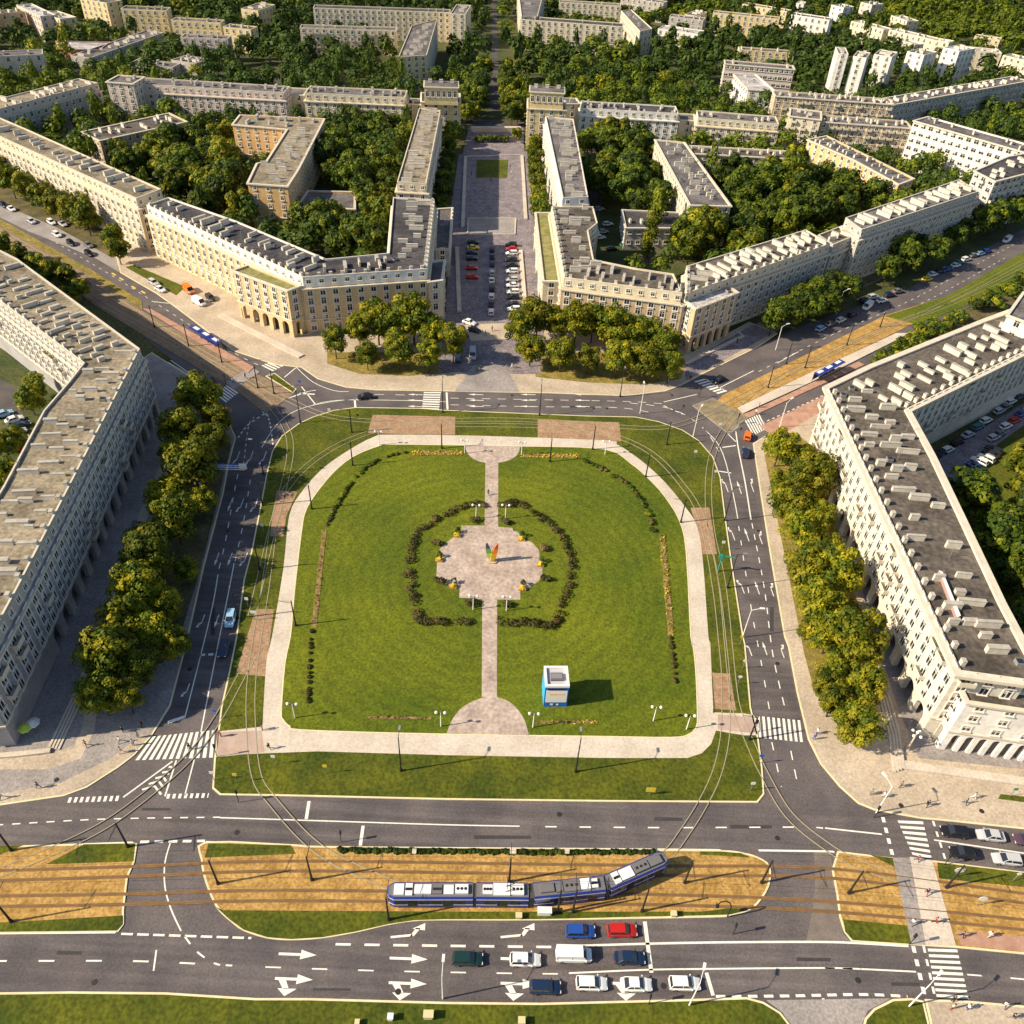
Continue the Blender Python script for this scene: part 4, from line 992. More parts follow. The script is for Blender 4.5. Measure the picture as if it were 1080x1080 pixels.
# far quarters
far = [('long pale yellow slab west of the far avenue', (330, 8), (475, 13), 10, 17, W_PALE, R_DARK, 5), ('tall end block of the long pale yellow slab', (475, 14), (491, 15), 30, 19, W_PALE, R_GREY, 6),
       ('pale balcony slab in front of the long yellow slab', (316, 29), (418, 32), 9, 15, W_PALE, R_GREY, 4), ('long white slab east of the far avenue', (549, 20), (657, 28), 11, 17, W_PALE, R_DARK, 5),
       ('pale slab at top edge behind the white slab', (590, 2), (655, 6), 9, 14, W_PALE, R_GREY, 4), ('low white hall among trees right of centre', (694, 30), (737, 36), 14, 9, W_WHITE, R_LIGHT, 2),
       ('grey slab behind the low white hall', (706, 17), (742, 21), 9, 12, W_GREY, R_GREY, 3), ('yellow slab behind trees near top right', (752, 13), (822, 20), 9, 14, W_YEL, R_GREY, 4),
       ('white slab with yellow base near top right', (834, 15), (875, 21), 10, 16, W_WHITE, R_GREY, 4), ('low yellow slab at the top right', (783, 4), (830, 12), 9, 11, W_YEL, R_GREY, 3),
       ('small yellow house hidden by trees above the office slab', (780, 52), (838, 56), 8, 10, W_YEL, R_GREY, 3), ('narrow white tower left of its twin', (884, 56), (895, 57), 16, 25, W_WHITE, R_GREY, 9),
       ('narrow white tower with dark stairwell strip', (900, 59), (914, 61), 15, 24, W_WHITE, R_GREY, 8), ('white point block west of two others', (922, 57), (941, 60), 16, 17, W_WHITE, R_GREY, 5),
       ('white point block in middle of three', (957, 54), (975, 58), 16, 17, W_WHITE, R_GREY, 5), ('white point block east of the others', (995, 50), (1012, 54), 18, 18, W_WHITE, R_LIGHT, 5),
       ('pale terrace at right behind the point blocks', (1024, 53), (1057, 56), 12, 13, W_PALE, R_LIGHT, 4), ('pale slab at the right edge behind trees', (1058, 58), (1100, 68), 10, 13, W_PALE, R_LIGHT, 4),
       ('small yellow slab right of the point blocks', (1028, 38), (1055, 42), 9, 11, W_YEL, R_GREY, 3), ('pale yellow terrace running down to the right', (898, 22), (932, 31), 9, 12, W_PALE, R_LIGHT, 3),
       ('long pale terrace above the point blocks', (938, 31), (985, 42), 9, 12, W_PALE, R_LIGHT, 3), ('short pale terrace beside the long one', (985, 42), (1001, 45), 10, 12, W_PALE, R_LIGHT, 3),
       ('low pale block in front of the long terrace', (935, 38), (965, 47), 8, 10, W_PALE, R_LIGHT, 3), ('small pale house near the forest edge', (940, 16), (957, 22), 10, 11, W_PALE, R_LIGHT, 3),
       ('white house with grey roof at top right', (877, 5), (890, 8), 12, 14, W_WHITE, R_GREY, 4), ('pinkish house at top right edge of town', (908, 2), (920, 5), 12, 14, W_PINK, R_GREY, 4), ('pale building left of the white house', (840, 3), (848, 4), 10, 10, W_WHITE, R_LIGHT, 3),
       ('orange walled block at upper left edge', (-10, 15), (26, 12), 9, 14, W_ORANGE, R_GREY, 3), ('pale pink terrace at upper left', (17, 5), (42, 17), 9, 14, W_PINK, R_LIGHT, 4), ('yellow terrace beside the pale pink one', (43, 13), (63, 20), 10, 13, W_YEL, R_LIGHT, 3),
       ('yellow block at the top left behind tall trees', (84, -2), (112, 3), 12, 16, W_YEL, R_GREY, 5), ('yellow slab with dark roof at upper left', (127, 9), (175, 11), 10, 16, W_YEL, R_DARK, 4),
       ('shaded grey block with pink end wall at left edge', (-20, 60), (45, 57), 11, 15, W_PINK, R_GREY, 4), ('long low building with white skylights at upper left', (95, 61), (173, 34), 12, 8, W_GREY, R_GREY, 2),
       ('low grey roofed hall behind the pale slab', (135, 67), (182, 71), 10, 8, W_GREY, R_GREY, 2), ('low grey workshop with white vents at upper left', (180, 63), (206, 67), 12, 9, W_GREY, R_GREY, 2),
       ('grey slab with pinkish roof at upper left', (190, 39), (240, 41), 9, 12, W_PINK, R_GREY, 3), ('long low yellow slab with grey roof', (180, 21), (232, 24), 9, 13, W_YEL, R_GREY, 3), ('short yellow slab right of the long low one', (235, 28), (264, 31), 9, 13, W_YEL, R_GREY, 3),
       ('gabled yellow house among trees', (254, 9), (272, 11), 22, 14, W_YEL, R_GREY, 3), ('grey slab at the top right of centre', (655, -3), (700, 3), 9, 13, W_GREY, R_GREY, 4), ('low dark roofed slab right of the cross road', (722, 15), (735, 17), 20, 12, W_PALE, R_GREY, 4)]
for lab, p1, p2, dp, hh, wm, rm, fl in far:
    building(lab, S(p1, p2, dp, hh), hh, wm, rm, fl, 3.8, 'n', attic=False, chim=(14 if 'skylights' in lab or 'vents' in lab else 4), chim_len=(1.5, 4), hatch=0, cornice=False, maxwin=60, balc=.4 if 'balcony' in lab else 0)
building('tall yellow gabled block on west side of the far avenue', R([(434, 27), (461, 20), (450, 58), (420, 60)], 17.5), 17.5, W_YEL, R_GREY, 6, 3.6, 'n', attic=False, chim=18, chim_len=(1.5, 4), hatch=1, cornice=False)
building('pale wing running to the top edge beside the far avenue', R([(546, -14), (575, -14), (567, 17), (550, 17)], 18), 18, W_PALE, R_GREY, 5, 3.6, 'n', attic=False, chim=8, hatch=0, cornice=False)
building('low slab with striped grey roof among trees right of centre', R([(655, 11), (666, 10), (688, 30), (675, 33)], 14), 14, W_PALE, R_GREY, 4, 3.6, 'n', attic=False, chim=8, chim_len=(1.5, 3), hatch=0, cornice=False)
building('flat pale roofed hall with red brick walls at upper left', R([(58, 43), (116, 44), (105, 52), (80, 52)], 8), 8, wallmat('brick', (0.33, 0.15, 0.09)), R_LIGHT, 2, 4, 's', attic=False, chim=0, hatch=0, cornice=False, cat='hall', name='sports_hall')
# terraced wall at the head of the avenue
m = MB(); m.bar(GL([(497, 139), (549, 139)]), 2.2, 0, 2.2, M_PATH); m.bar(GL([(497, 147), (549, 146)]), 0.8, 0.16, 1.0, M_PATH)
o = link('terrace_wall', m.mesh('terrace_wall'), None); tag(o, 'pale terrace wall closing the far end of the cobbled avenue', 'wall')

# ------------------------------------------------------------------ trees
rt_ = random.Random(5)
def leaf_quads(mb, c, rad, n, size, mm, squash=0.85, up=0.5, rnd=rt_):
    k = mb.mi(mm)
    for _ in range(n):
        v = Vector((rnd.gauss(0, 1), rnd.gauss(0, 1), rnd.gauss(0, 1)))
        if v.length < 1e-3: continue
        v.normalize()
        if v.z < -0.35 and rnd.random() < .6: v.z = -v.z
        rr = rad * (0.72 + 0.36 * rnd.random())
        p = Vector((c[0] + v.x * rr, c[1] + v.y * rr, c[2] + v.z * rr * squash))
        nn = (v + Vector((rnd.uniform(-.5, .5), rnd.uniform(-.5, .5), rnd.uniform(-.25, .8) * up))).normalized()
        u = nn.orthogonal().normalized(); a = rnd.uniform(0, PI)
        u = (u * math.cos(a) + nn.cross(u) * math.sin(a)); w_ = nn.cross(u)
        s1 = size * rnd.uniform(.6, 1.35); s2 = s1 * rnd.uniform(.55, .9)
        b = len(mb.v)
        mb.v += [tuple(p - u * s1), tuple(p - w_ * s2 + u * s1 * .1), tuple(p + u * s1), tuple(p + w_ * s2)]
        mb.f.append((b, b + 1, b + 2, b + 3)); mb.m.append(k)

def crown_mesh(h, r, mats, clumps=30, per=75, leaf=.42, z0=.28, shape='broad', seed=1):
    rnd = random.Random(seed); mb = MB()
    for i in range(clumps):
        t = (i + .5) / clumps
        if shape == 'poplar':
            z = h * (.10 + .86 * t); rr = r * (0.55 + .6 * math.sin(PI * min(1, t * 1.05)) ** .8) * .55; a = rnd.uniform(0, 2 * PI); c = (rr * .55 * math.cos(a), rr * .55 * math.sin(a), z); cr = rr * .95
        elif shape == 'bush':
            a = rnd.uniform(0, 2 * PI); q = math.sqrt(rnd.random()) * r * .75; c = (q * math.cos(a), q * math.sin(a), h * rnd.uniform(.35, .7)); cr = h * rnd.uniform(.25, .38)
        else:
            z = z0 + (1 - z0) * rnd.uniform(.12, .86)
            prof = math.sqrt(max(0.05, 1 - ((z - (z0 + .42 * (1 - z0))) / (.62 * (1 - z0))) ** 2))
            a = i * 2.39996 + rnd.uniform(-.4, .4); q = r * prof * (0.35 + .47 * rnd.random()) if rnd.random() < .85 else r * .2
            c = (q * math.cos(a), q * math.sin(a), h * z); cr = r * rnd.uniform(.24, .42)
        leaf_quads(mb, c, cr, per, leaf, rnd.choice(mats), rnd=rnd)
    return mb.mesh('crown')

def trunk_mesh(h, r, seed=1):
    rnd = random.Random(seed); mb = MB()
    mb.tube((0, 0, -.1), (0.1, .05, h * .35), .032 * h * .6, .022 * h * .6, M_BARK, 7)
    mb.tube((0.1, .05, h * .35), (0.0, 0, h * .8), .022 * h * .6, .05, M_BARK, 6)
    for k in range(6):
        a = k * 1.05 + rnd.uniform(-.3, .3); z = h * rnd.uniform(.28, .5)
        mb.tube((0.05, 0, z), (r * .65 * math.cos(a), r * .65 * math.sin(a), z + h * rnd.uniform(.14, .3)), .10, .03, M_BARK, 5)
    return mb.mesh('trunk')

TREE = {}
def proto(key, n, h, r, mats, **kw):
    TREE[key] = [(crown_mesh(h, r, mats, seed=hash(key) % 97 + 13 * i, **kw), trunk_mesh(h, r, i + 1)) for i in range(n)]
import zlib
def hash(s_): return zlib.crc32(s_.encode())
proto('green', 4, 11, 4.6, [L_GREEN, L_GREEN, L_YEL], clumps=34, per=90)
proto('near', 4, 12.5, 5.0, [L_GREEN, L_YEL, L_YEL, L_YEL, L_GOLD], clumps=46, per=120, leaf=.33)
proto('nearw', 4, 13, 4.8, [L_GREEN, L_GREEN, L_YEL, L_YEL], clumps=46, per=120, leaf=.33)
proto('dark', 5, 12, 4.8, [L_DARK, L_DARK, L_GREEN, L_GREEN], clumps=34, per=90)
proto('gold', 2, 17, 5.4, [L_GOLD, L_YEL, L_GREEN], clumps=44, per=80)
proto('poplar', 2, 18, 3.8, [L_GREEN, L_GREEN, L_YEL], clumps=22, per=95, shape='poplar')
proto('bush', 3, 3.4, 3.0, [L_GREEN, L_YEL, L_DARK], clumps=14, per=70, leaf=.32, shape='bush')
NT = [0]
TREEPOS = []
def tree(x, y, kind, label, group, s=1.0, z=0.1, cat='tree', name='tree'):
    cm, tm = rt_.choice(TREE[kind])
    sc = s * rt_.uniform(.86, 1.16)
    o = thing(name, label, cat, (x, y, z), rt_.uniform(0, 2 * PI), group)
    o.scale = (sc * rt_.uniform(.92, 1.1), sc * rt_.uniform(.92, 1.1), sc)
    link('crown', cm, o)
    if kind != 'bush': link('trunk', tm, o)
    TREEPOS.append((x, y)); NT[0] += 1
    return o
def trees(px, kind, label, group, s=1.0, zc=7.5, z=0.1):
    for p in px:
        k = kind if isinstance(kind, str) else rt_.choice(kind)
        x, y = G(p[0], p[1], zc)
        tree(x, y, k, label, group, s * (p[2] if len(p) > 2 else 1), z)
def near_foot(x, y, d):
    for f in FOOT:
        if inside((x, y), f): return True
        for i in range(len(f)):
            a, b = f[i], f[(i + 1) % len(f)]
            dx, dy = b[0] - a[0], b[1] - a[1]; L2 = dx * dx + dy * dy
            t = max(0, min(1, ((x - a[0]) * dx + (y - a[1]) * dy) / L2))
            if (a[0] + dx * t - x) ** 2 + (a[1] + dy * t - y) ** 2 < d * d: return True
    return False
FILLS = []
def fill(px, kinds, label, group, spacing=9.2, s=1.22, zc=7.0, gap=0.10, margin=3.8):
    poly = GL(px, zc); FILLS.append(poly)
    xs = [p[0] for p in poly]; ys = [p[1] for p in poly]
    y = min(ys); row = 0
    while y < max(ys):
        x = min(xs) + (row % 2) * spacing / 2
        while x < max(xs):
            q = (x + rt_.uniform(-.35, .35) * spacing, y + rt_.uniform(-.35, .35) * spacing)
            if inside(q, poly) and rt_.random() > gap and not near_foot(q[0], q[1], margin) and all(math.hypot(q[0] - t[0], q[1] - t[1]) > spacing * .5 for t in TREEPOS):
                tree(q[0], q[1], rt_.choice(kinds), label, group, s)
            x += spacing
        y += spacing * .88; row += 1

trees([(209, 420, 1.1), (228, 436, .75), (190, 452, 1.15), (220, 462, .85), (178, 470, .6), (204, 494, 1.1), (172, 520, 1.0), (210, 518, .6), (184, 548, 1.15), (150, 566, .8), (158, 588, 1.1), (192, 590, .5), (146, 620, 1.1), (172, 628, .8), (130, 655, .9), (160, 660, .95), (180, 668, .55), (116, 692, 1.15), (146, 696, .8), (104, 728, .9), (130, 726, .75)],
      ['near', 'nearw', 'near'], 'tree turning yellow in the shaded belt beside the west block', 'trees in the belt beside the west block', .9, 7)
trees([(824, 468, 1.1), (850, 474, .85), (828, 500, .8), (856, 505, 1.1), (836, 530, 1.05), (868, 538, .8), (848, 562, 1.1), (878, 574, .75), (856, 598, .95), (884, 604, 1.1), (866, 632, 1.1), (896, 640, .75), (878, 664, .8), (902, 676, 1.1), (888, 706, .75), (914, 716, .95), (908, 758, .95), (858, 650, .5)],
      'near', 'sunlit green and yellow tree in the belt beside the east block', 'trees in the belt beside the east block', .88, 7)
trees([(870, 725, .6), (878, 742, .55)], 'gold', 'sparse ochre tree at south end of the east tree belt', 'ochre trees of the east belt', .8, 4)
trees([(352, 352, .8), (378, 345), (398, 338), (416, 342), (436, 338, 1.1), (458, 346, .9), (478, 356, .8), (386, 364, .7), (420, 364, .85), (452, 366, .75)],
      'nearw', 'leafy green tree in the clump before the northwest block', 'trees before the northwest block', .98, 8)
trees([(548, 345, .9), (567, 336), (588, 338), (608, 340), (626, 338), (646, 346), (664, 350), (684, 352), (704, 360, .9), (560, 362, .8), (592, 368, .9), (622, 370, .8), (652, 374, .95), (682, 378, .85), (708, 380, .7)],
      ['nearw', 'near'], 'leafy green tree in the long clump before the northeast block', 'trees before the northeast block', 1.0, 7.5)
trees([(-8, 178), (10, 190), (26, 196), (42, 205), (58, 213), (74, 220), (90, 228), (30, 178), (12, 172), (60, 196), (80, 206), (100, 214)], ['green', 'near'], 'green street tree along the foot of the cream avenue block', 'street trees along the northwest avenue', 1.0, 7)
trees([(117, 246), (122, 258, .8)], 'green', 'narrow street tree at corner of the side street', 'street trees at the side street', .9, 7)
trees([(4, 262), (20, 268), (38, 276), (54, 284), (70, 292), (84, 302, .9), (-10, 256), (10, 275, .8), (46, 292, .8), (72, 306, .8)], 'green', 'bright green tree between the tram strip and the west block wing', 'trees along the west block wing', .8, 5)
trees([(240, 172, 1.0), (232, 190, .85), (250, 198, .7)], 'gold', 'tall golden tree in the northwest courtyard beside the orange block', 'golden trees of the northwest courtyard', 1.0, 10)
fill([(110, 165), (200, 135), (242, 132), (258, 190), (256, 235), (240, 228), (190, 205), (150, 190)], ['green', 'dark', 'green'], 'green tree in the courtyard between the L shaped block and the avenue block', 'trees of the northwest courtyard')
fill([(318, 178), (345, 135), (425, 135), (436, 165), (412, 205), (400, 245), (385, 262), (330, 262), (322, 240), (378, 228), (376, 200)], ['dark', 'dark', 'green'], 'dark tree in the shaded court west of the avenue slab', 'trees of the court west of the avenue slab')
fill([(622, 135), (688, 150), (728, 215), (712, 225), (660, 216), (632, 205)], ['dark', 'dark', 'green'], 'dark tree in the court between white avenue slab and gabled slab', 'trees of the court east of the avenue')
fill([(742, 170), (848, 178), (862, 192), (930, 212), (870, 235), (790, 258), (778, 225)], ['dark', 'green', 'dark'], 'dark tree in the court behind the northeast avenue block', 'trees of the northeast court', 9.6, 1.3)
fill([(700, 245), (730, 238), (776, 240), (800, 262), (740, 278), (690, 266)], ['green', 'green', 'dark'], 'green tree at gable end of the white slab', 'trees by the white gable')
fill([(1000, 505), (1025, 508), (1080, 560), (1120, 640), (1085, 660), (1062, 625), (1020, 545)], ['dark', 'dark', 'green'], 'dark tree in the yard behind the east block', 'trees behind the east block', 8.5, 1.1)
trees([(693, 226), (687, 244, .7)], 'poplar', 'tall columnar poplar in the yard of the tan corner block', 'poplars of the yard', 1.3, 10)
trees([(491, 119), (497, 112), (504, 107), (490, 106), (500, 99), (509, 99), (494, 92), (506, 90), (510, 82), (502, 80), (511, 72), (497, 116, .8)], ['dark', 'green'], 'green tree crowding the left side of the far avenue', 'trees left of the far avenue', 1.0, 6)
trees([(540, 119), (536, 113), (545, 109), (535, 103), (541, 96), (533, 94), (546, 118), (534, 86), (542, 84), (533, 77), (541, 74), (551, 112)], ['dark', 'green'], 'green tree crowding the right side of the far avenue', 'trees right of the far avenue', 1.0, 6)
for p_ in ((507, 147), (513, 147), (519, 147), (525, 147), (531, 147)):
    x, y = G(*p_, 1.2); tree(x, y, 'bush', 'clipped bush in the row under the terrace wall', 'bushes under the terrace wall', .9, .15, 'bush', 'bush')
fill([(1030, 508), (1075, 470), (1150, 455), (1150, 580), (1095, 575)], ['dark', 'green'], 'loose tree on the lawn beyond the east yard cars', 'trees on the east yard lawn', 12, 1.1, gap=.2)
trees([(828, 188), (836, 200)], 'poplar', 'broad columnar tree in middle of the northeast court', 'columnar trees of the northeast court', 1.2, 8)
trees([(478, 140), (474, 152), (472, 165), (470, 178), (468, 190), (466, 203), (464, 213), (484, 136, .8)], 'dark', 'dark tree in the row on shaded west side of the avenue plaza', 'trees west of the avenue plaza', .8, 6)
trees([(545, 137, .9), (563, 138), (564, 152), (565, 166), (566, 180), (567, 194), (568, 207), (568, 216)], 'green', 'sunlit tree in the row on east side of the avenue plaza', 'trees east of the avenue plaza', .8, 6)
trees([(863, 310), (845, 318), (878, 305), (893, 306), (816, 336, .8), (838, 330, .9), (860, 322, .9), (876, 318, .8), (822, 326, .8)], 'dark', 'dark tree in the clump beside northeast avenue lay by', 'trees beside the northeast avenue', .95, 6)
trees([(937, 285), (958, 275), (970, 262), (950, 268), (988, 266, .9), (1008, 250), (1018, 244), (1036, 238), (1050, 232), (1066, 228), (1078, 220)], 'dark', 'dark tree in front of the taller grey avenue block', 'trees before the taller grey block', 1.0, 6)
for p in ((937, 380), (946, 373), (956, 366), (966, 358), (976, 352), (988, 346), (1000, 342), (1012, 336), (930, 386), (950, 382), (972, 366), (1030, 322), (1046, 312), (1062, 305), (1078, 296), (1052, 322), (1070, 312)):
    x, y = G(*p, 1.5); tree(x, y, 'bush', 'leafy bush in the row between the northeast road and the east block', 'bushes along the east block wing', 1.15, .15, 'bush', 'bush')
trees([(30, 420), (36, 405), (4, 470), (12, 460), (2, 500)], 'green', 'green tree in the yard behind the west block', 'trees behind the west block', .7, 5)

# far woodland, one mass
def woodland(name, y0, y1, spacing, per, leaf, label):
    rnd = np.random.RandomState(3)
    V = []; F = 0; MI = []
    protos = []
    for k in range(6):
        mb = MB(); rr = random.Random(k + 50)
        hh = rr.uniform(.85, 1.25)
        leaf_quads(mb, (0, 0, 5.6 * hh), rr.uniform(2.9, 3.5), per // 2, leaf * 1.15, L_GREEN, rnd=rr, squash=1.0 * hh)
        for c in range(6):
            a = c * 1.05 + rr.uniform(-.4, .4); q = rr.uniform(1.4, 2.6)
            leaf_quads(mb, (q * math.cos(a), q * math.sin(a), rr.uniform(4.4, 7.6) * hh), rr.uniform(1.3, 2.0), per // 12, leaf, L_GREEN, rnd=rr)
        protos.append(np.array(mb.v, dtype=np.float32))
    x0, x1 = -620, 760
    for yy in np.arange(y0, y1, spacing * .88):
        for xx in np.arange(x0, x1, spacing):
            x = xx + rnd.uniform(-.42, .42) * spacing; y = yy + rnd.uniform(-.42, .42) * spacing
            zc = y * CT + CAM_H * ST
            if abs(x) > zc * .70 + 25: continue
            # avenue and cross street stay open
            ax = -21.5 + (y - 464) * (-36.7 + 22.4) / (753 - 464)
            if abs(x - ax) < 6.5: continue
            if any(inside((x, y), p) for p in BLOCKED): continue
            if near_foot(x, y, 4.0 if y < 500 else 7.0): continue
            if any(inside((x, y), f) for f in FILLS): continue
            p = protos[rnd.randint(6)]
            if math.sin(x * .045 + 2.1) * math.cos(y * .037 + .6) > .80: continue
            s = rnd.uniform(.62, 1.45) * spacing / 8.0; tall = rnd.uniform(.8, 1.35)
            sxy = s
            if rnd.rand() < .07: sxy = s * .55; tall = 1.75
            a = rnd.uniform(0, 2 * PI); co, si = math.cos(a), math.sin(a)
            q = np.empty_like(p)
            q[:, 0] = (p[:, 0] * co - p[:, 1] * si) * sxy + x; q[:, 1] = (p[:, 0] * si + p[:, 1] * co) * sxy + y; q[:, 2] = p[:, 2] * min(s, 1.1) * tall
            V.append(q)
            mi = 0 if math.sin(x * .021 + 1) + math.cos(y * .017) + rnd.uniform(-1.2, 1.2) < .5 else (1 if rnd.rand() < .94 else 2)
            MI.append(np.full(len(p) // 4, mi, dtype=np.int32))
    V = np.concatenate(V); MI = np.concatenate(MI)
    n = len(V) // 4
    me = bpy.data.meshes.new(name)
    me.vertices.add(len(V)); me.vertices.foreach_set('co', V.ravel())
    me.loops.add(n * 4); me.loops.foreach_set('vertex_index', np.arange(n * 4, dtype=np.int32))
    me.polygons.add(n); me.polygons.foreach_set('loop_start', np.arange(0, n * 4, 4, dtype=np.int32)); me.polygons.foreach_set('loop_total', np.full(n, 4, dtype=np.int32))
    for m_ in (L_DARK, L_GREEN, L_YEL): me.materials.append(m_)
    me.polygons.foreach_set('material_index', MI); me.update(); me.validate()
    o = link(name, me); o['kind'] = 'stuff'; o['label'] = label
    return n
BLOCKED = [GL(p) for p in ([(484, 130), (560, 130), (575, 335), (462, 393)], [(488, 122), (560, 123), (560, 128), (488, 127)],
           [(-80, 150), (125, 262), (300, 345), (720, 365), (800, 340), (1080, 215), (1400, 90), (1400, 1100), (-400, 1100)], [(612, 205), (650, 205), (735, 290), (612, 290)], [(455, 60), (475, 55), (478, 90), (455, 92)],
           [(1000, 95), (1040, 92), (1030, 103), (1000, 106)], [(930, 88), (945, 98), (915, 102)])]
woodland('woodland', 262, 520, 9.0, 264, .50, 'dense green trees filling the courtyards and streets behind the square')
woodland('far_woodland', 520, 1250, 10.5, 108, .82, 'far green woods between the blocks at the horizon')

# ------------------------------------------------------------------ vehicles
PAINT = {}
PCOL = {'white': (.80, .80, .78), 'silver': (.50, .51, .53), 'grey': (.17, .17, .18), 'black': (.014, .014, .017), 'dark blue': (.012, .028, .075), 'blue': (.02, .075, .33), 'red': (.50, .018, .012), 'dark green': (.010, .040, .038),
        'light blue': (.30, .52, .72), 'orange': (.75, .17, .01), 'yellow': (.80, .56, .02), 'purple': (.09, .05, .08), 'teal': (.02, .20, .22)}
for k, c in PCOL.items(): PAINT[k] = mat('car_paint_' + k.replace(' ', '_'), c, 0.25, spec=0.6)

RIMS = []
def car_parts(style):
    """local: +x forward; returns body, glass, wheel, headlight, taillight mesh builders"""
    P_ = mat('car_paint_white', (.8, .8, .78))
    body = MB(); k = P_
    L, W = (4.3, 1.78) if style != 'van' else (5.0, 1.95)
    hb = .95 if style != 'van' else 1.15
    x0, x1 = -L / 2, L / 2
    st = [(x0, .82, .38, hb - .18), (x0 + .12, .90, .25, hb - .02), (x0 + .7, 1.0, .20, hb), (x1 - 1.45, 1.0, .20, hb), (x1 - .7, .98, .20, hb - .10), (x1 - .15, .88, .25, hb - .26), (x1, .74, .36, hb - .36)]
    rings = []
    for x, ws, zl, zt in st:
        w_ = W / 2 * ws
        rings.append([(x, -w_ * .92, zl), (x, -w_, zl + .18), (x, -w_, zt - .14), (x, -w_ * .88, zt), (x, w_ * .88, zt), (x, w_, zt - .14), (x, w_, zl + .18), (x, w_ * .92, zl)])
    for a, b in zip(rings, rings[1:]):
        for i in range(8):
            j = (i + 1) % 8
            body.face([a[i], b[i], b[j], a[j]][::-1], k)
    body.face(rings[0], k); body.face(rings[-1][::-1], k)
    if style == 'saloon': bx0, bx1, tx0, tx1, tz = -1.65, 1.0, -1.0, .25, 1.42
    elif style == 'hatch': bx0, bx1, tx0, tx1, tz = -2.02, 1.0, -1.72, .25, 1.46
    else: bx0, bx1, tx0, tx1, tz = -2.42, 1.75, -2.36, 1.15, 2.0
    bw, tw = W / 2 * .87, W / 2 * .72
    if style == 'van': tw = W / 2 * .82
    B = [(bx0, -bw, hb - .03), (bx1, -bw, hb - .06), (bx1, bw, hb - .06), (bx0, bw, hb - .03)]
    T = [(tx0, -tw, tz), (tx1, -tw, tz), (tx1, tw, tz), (tx0, tw, tz)]
    glass = MB()
    for i in range(4):
        j = (i + 1) % 4
        (glass if not (style == 'van' and i in (0, 2, 3)) else body).face([B[i], B[j], T[j], T[i]], M_GLASSD if not (style == 'van' and i in (0, 2, 3)) else k)
    rc = (T[0][0] - .04, T[1][0] + .05)
    body.prism([(rc[0], -tw - .03), (rc[1], -tw - .02), (rc[1] + .03, 0), (rc[1], tw + .02), (rc[0], tw + .03), (rc[0] - .03, 0)], tz - .03, tz + .05, k)
    for s_ in (-1, 1):   # pillars
        for (p, q) in ((B[0], T[0]), (B[1], T[1])):
            body.tube((p[0], abs(p[1]) * s_ , p[2]), (q[0], abs(q[1]) * s_, q[2]), .05, .05, k, 4)
        body.tube((-.35, bw * s_, hb - .02), (-.38, tw * s_, tz), .05, .05, k, 4)
        body.box((bx1 - .15, (W / 2 + .08) * s_, hb), (.16, .18, .13), k)
        body.box((0, (W / 2 * .86) * s_, .22), (L * .62, .12, .12), M_BLACK)
    body.box((x1 - .06, 0, .42), (.10, 1.0, .13), M_BLACK); body.box((x0 + .04, 0, .42), (.10, 1.0, .14), M_BLACK)
    rimb = MB(); wheel = MB(); wheel.tube((0, -.11, 0), (0, .11, 0), .32, .32, M_TYRE, 14); rimb.tube((0, -.12, 0), (0, .12, 0), .2, .2, M_RIM, 10)
    hl = MB(); hl.box((0, 0, 0), (.22, .34, .14), M_HEAD); tl = MB(); tl.box((0, 0, 0), (.12, .26, .22), M_TAIL)
    pos = dict(wheels=[(x0 + .85, -W / 2 + .1), (x0 + .85, W / 2 - .1), (x1 - .82, -W / 2 + .1), (x1 - .82, W / 2 - .1)],
               heads=[(x1 - .13, -W / 2 * .64, hb - .36), (x1 - .13, W / 2 * .64, hb - .36)], tails=[(x0 + .05, -W / 2 * .68, hb - .22), (x0 + .05, W / 2 * .68, hb - .22)])
    RIMS.append(rimb.mesh('rim')); return body, glass, wheel, hl, tl, pos
CARS = {s_: car_parts(s_) for s_ in ('saloon', 'hatch', 'van')}
CARME = {}
for s_, (b_, g_, w_, h_, t_, pos_) in CARS.items():
    CARME[s_] = (b_.mesh('body'), g_.mesh('window_glass'), w_.mesh('wheel'), h_.mesh('headlight'), t_.mesh('taillight'))
BODYCOL = {}
def body_me(style, colour):
    if (style, colour) not in BODYCOL:
        me = CARME[style][0].copy(); me.materials[0] = PAINT[colour]; BODYCOL[(style, colour)] = me
    return BODYCOL[(style, colour)]
def car(px, py, dx, dy, colour, label, style='hatch', group=None, z=0.05, detail=2, name='car', cat='car'):
    x, y = G(px, py, .7); x2, y2 = G(px + dx, py + dy, .7)
    o = thing(name, label, cat, (x, y, z), math.atan2(y2 - y, x2 - x), group)
    link('body', body_me(style, colour), o)
    link('window_glass', CARME[style][1], o)
    if detail:
        pos = CARS[style][5]
        for wx, wy in pos['wheels']:
            wh = link('wheel', CARME[style][2], o, (wx, wy, .32))
            if detail > 1: link('rim', RIMS[0], wh)
        for p in pos['heads']: link('headlight', CARME[style][3], o, p)
        for p in pos['tails']: link('taillight', CARME[style][4], o, p)
    return o
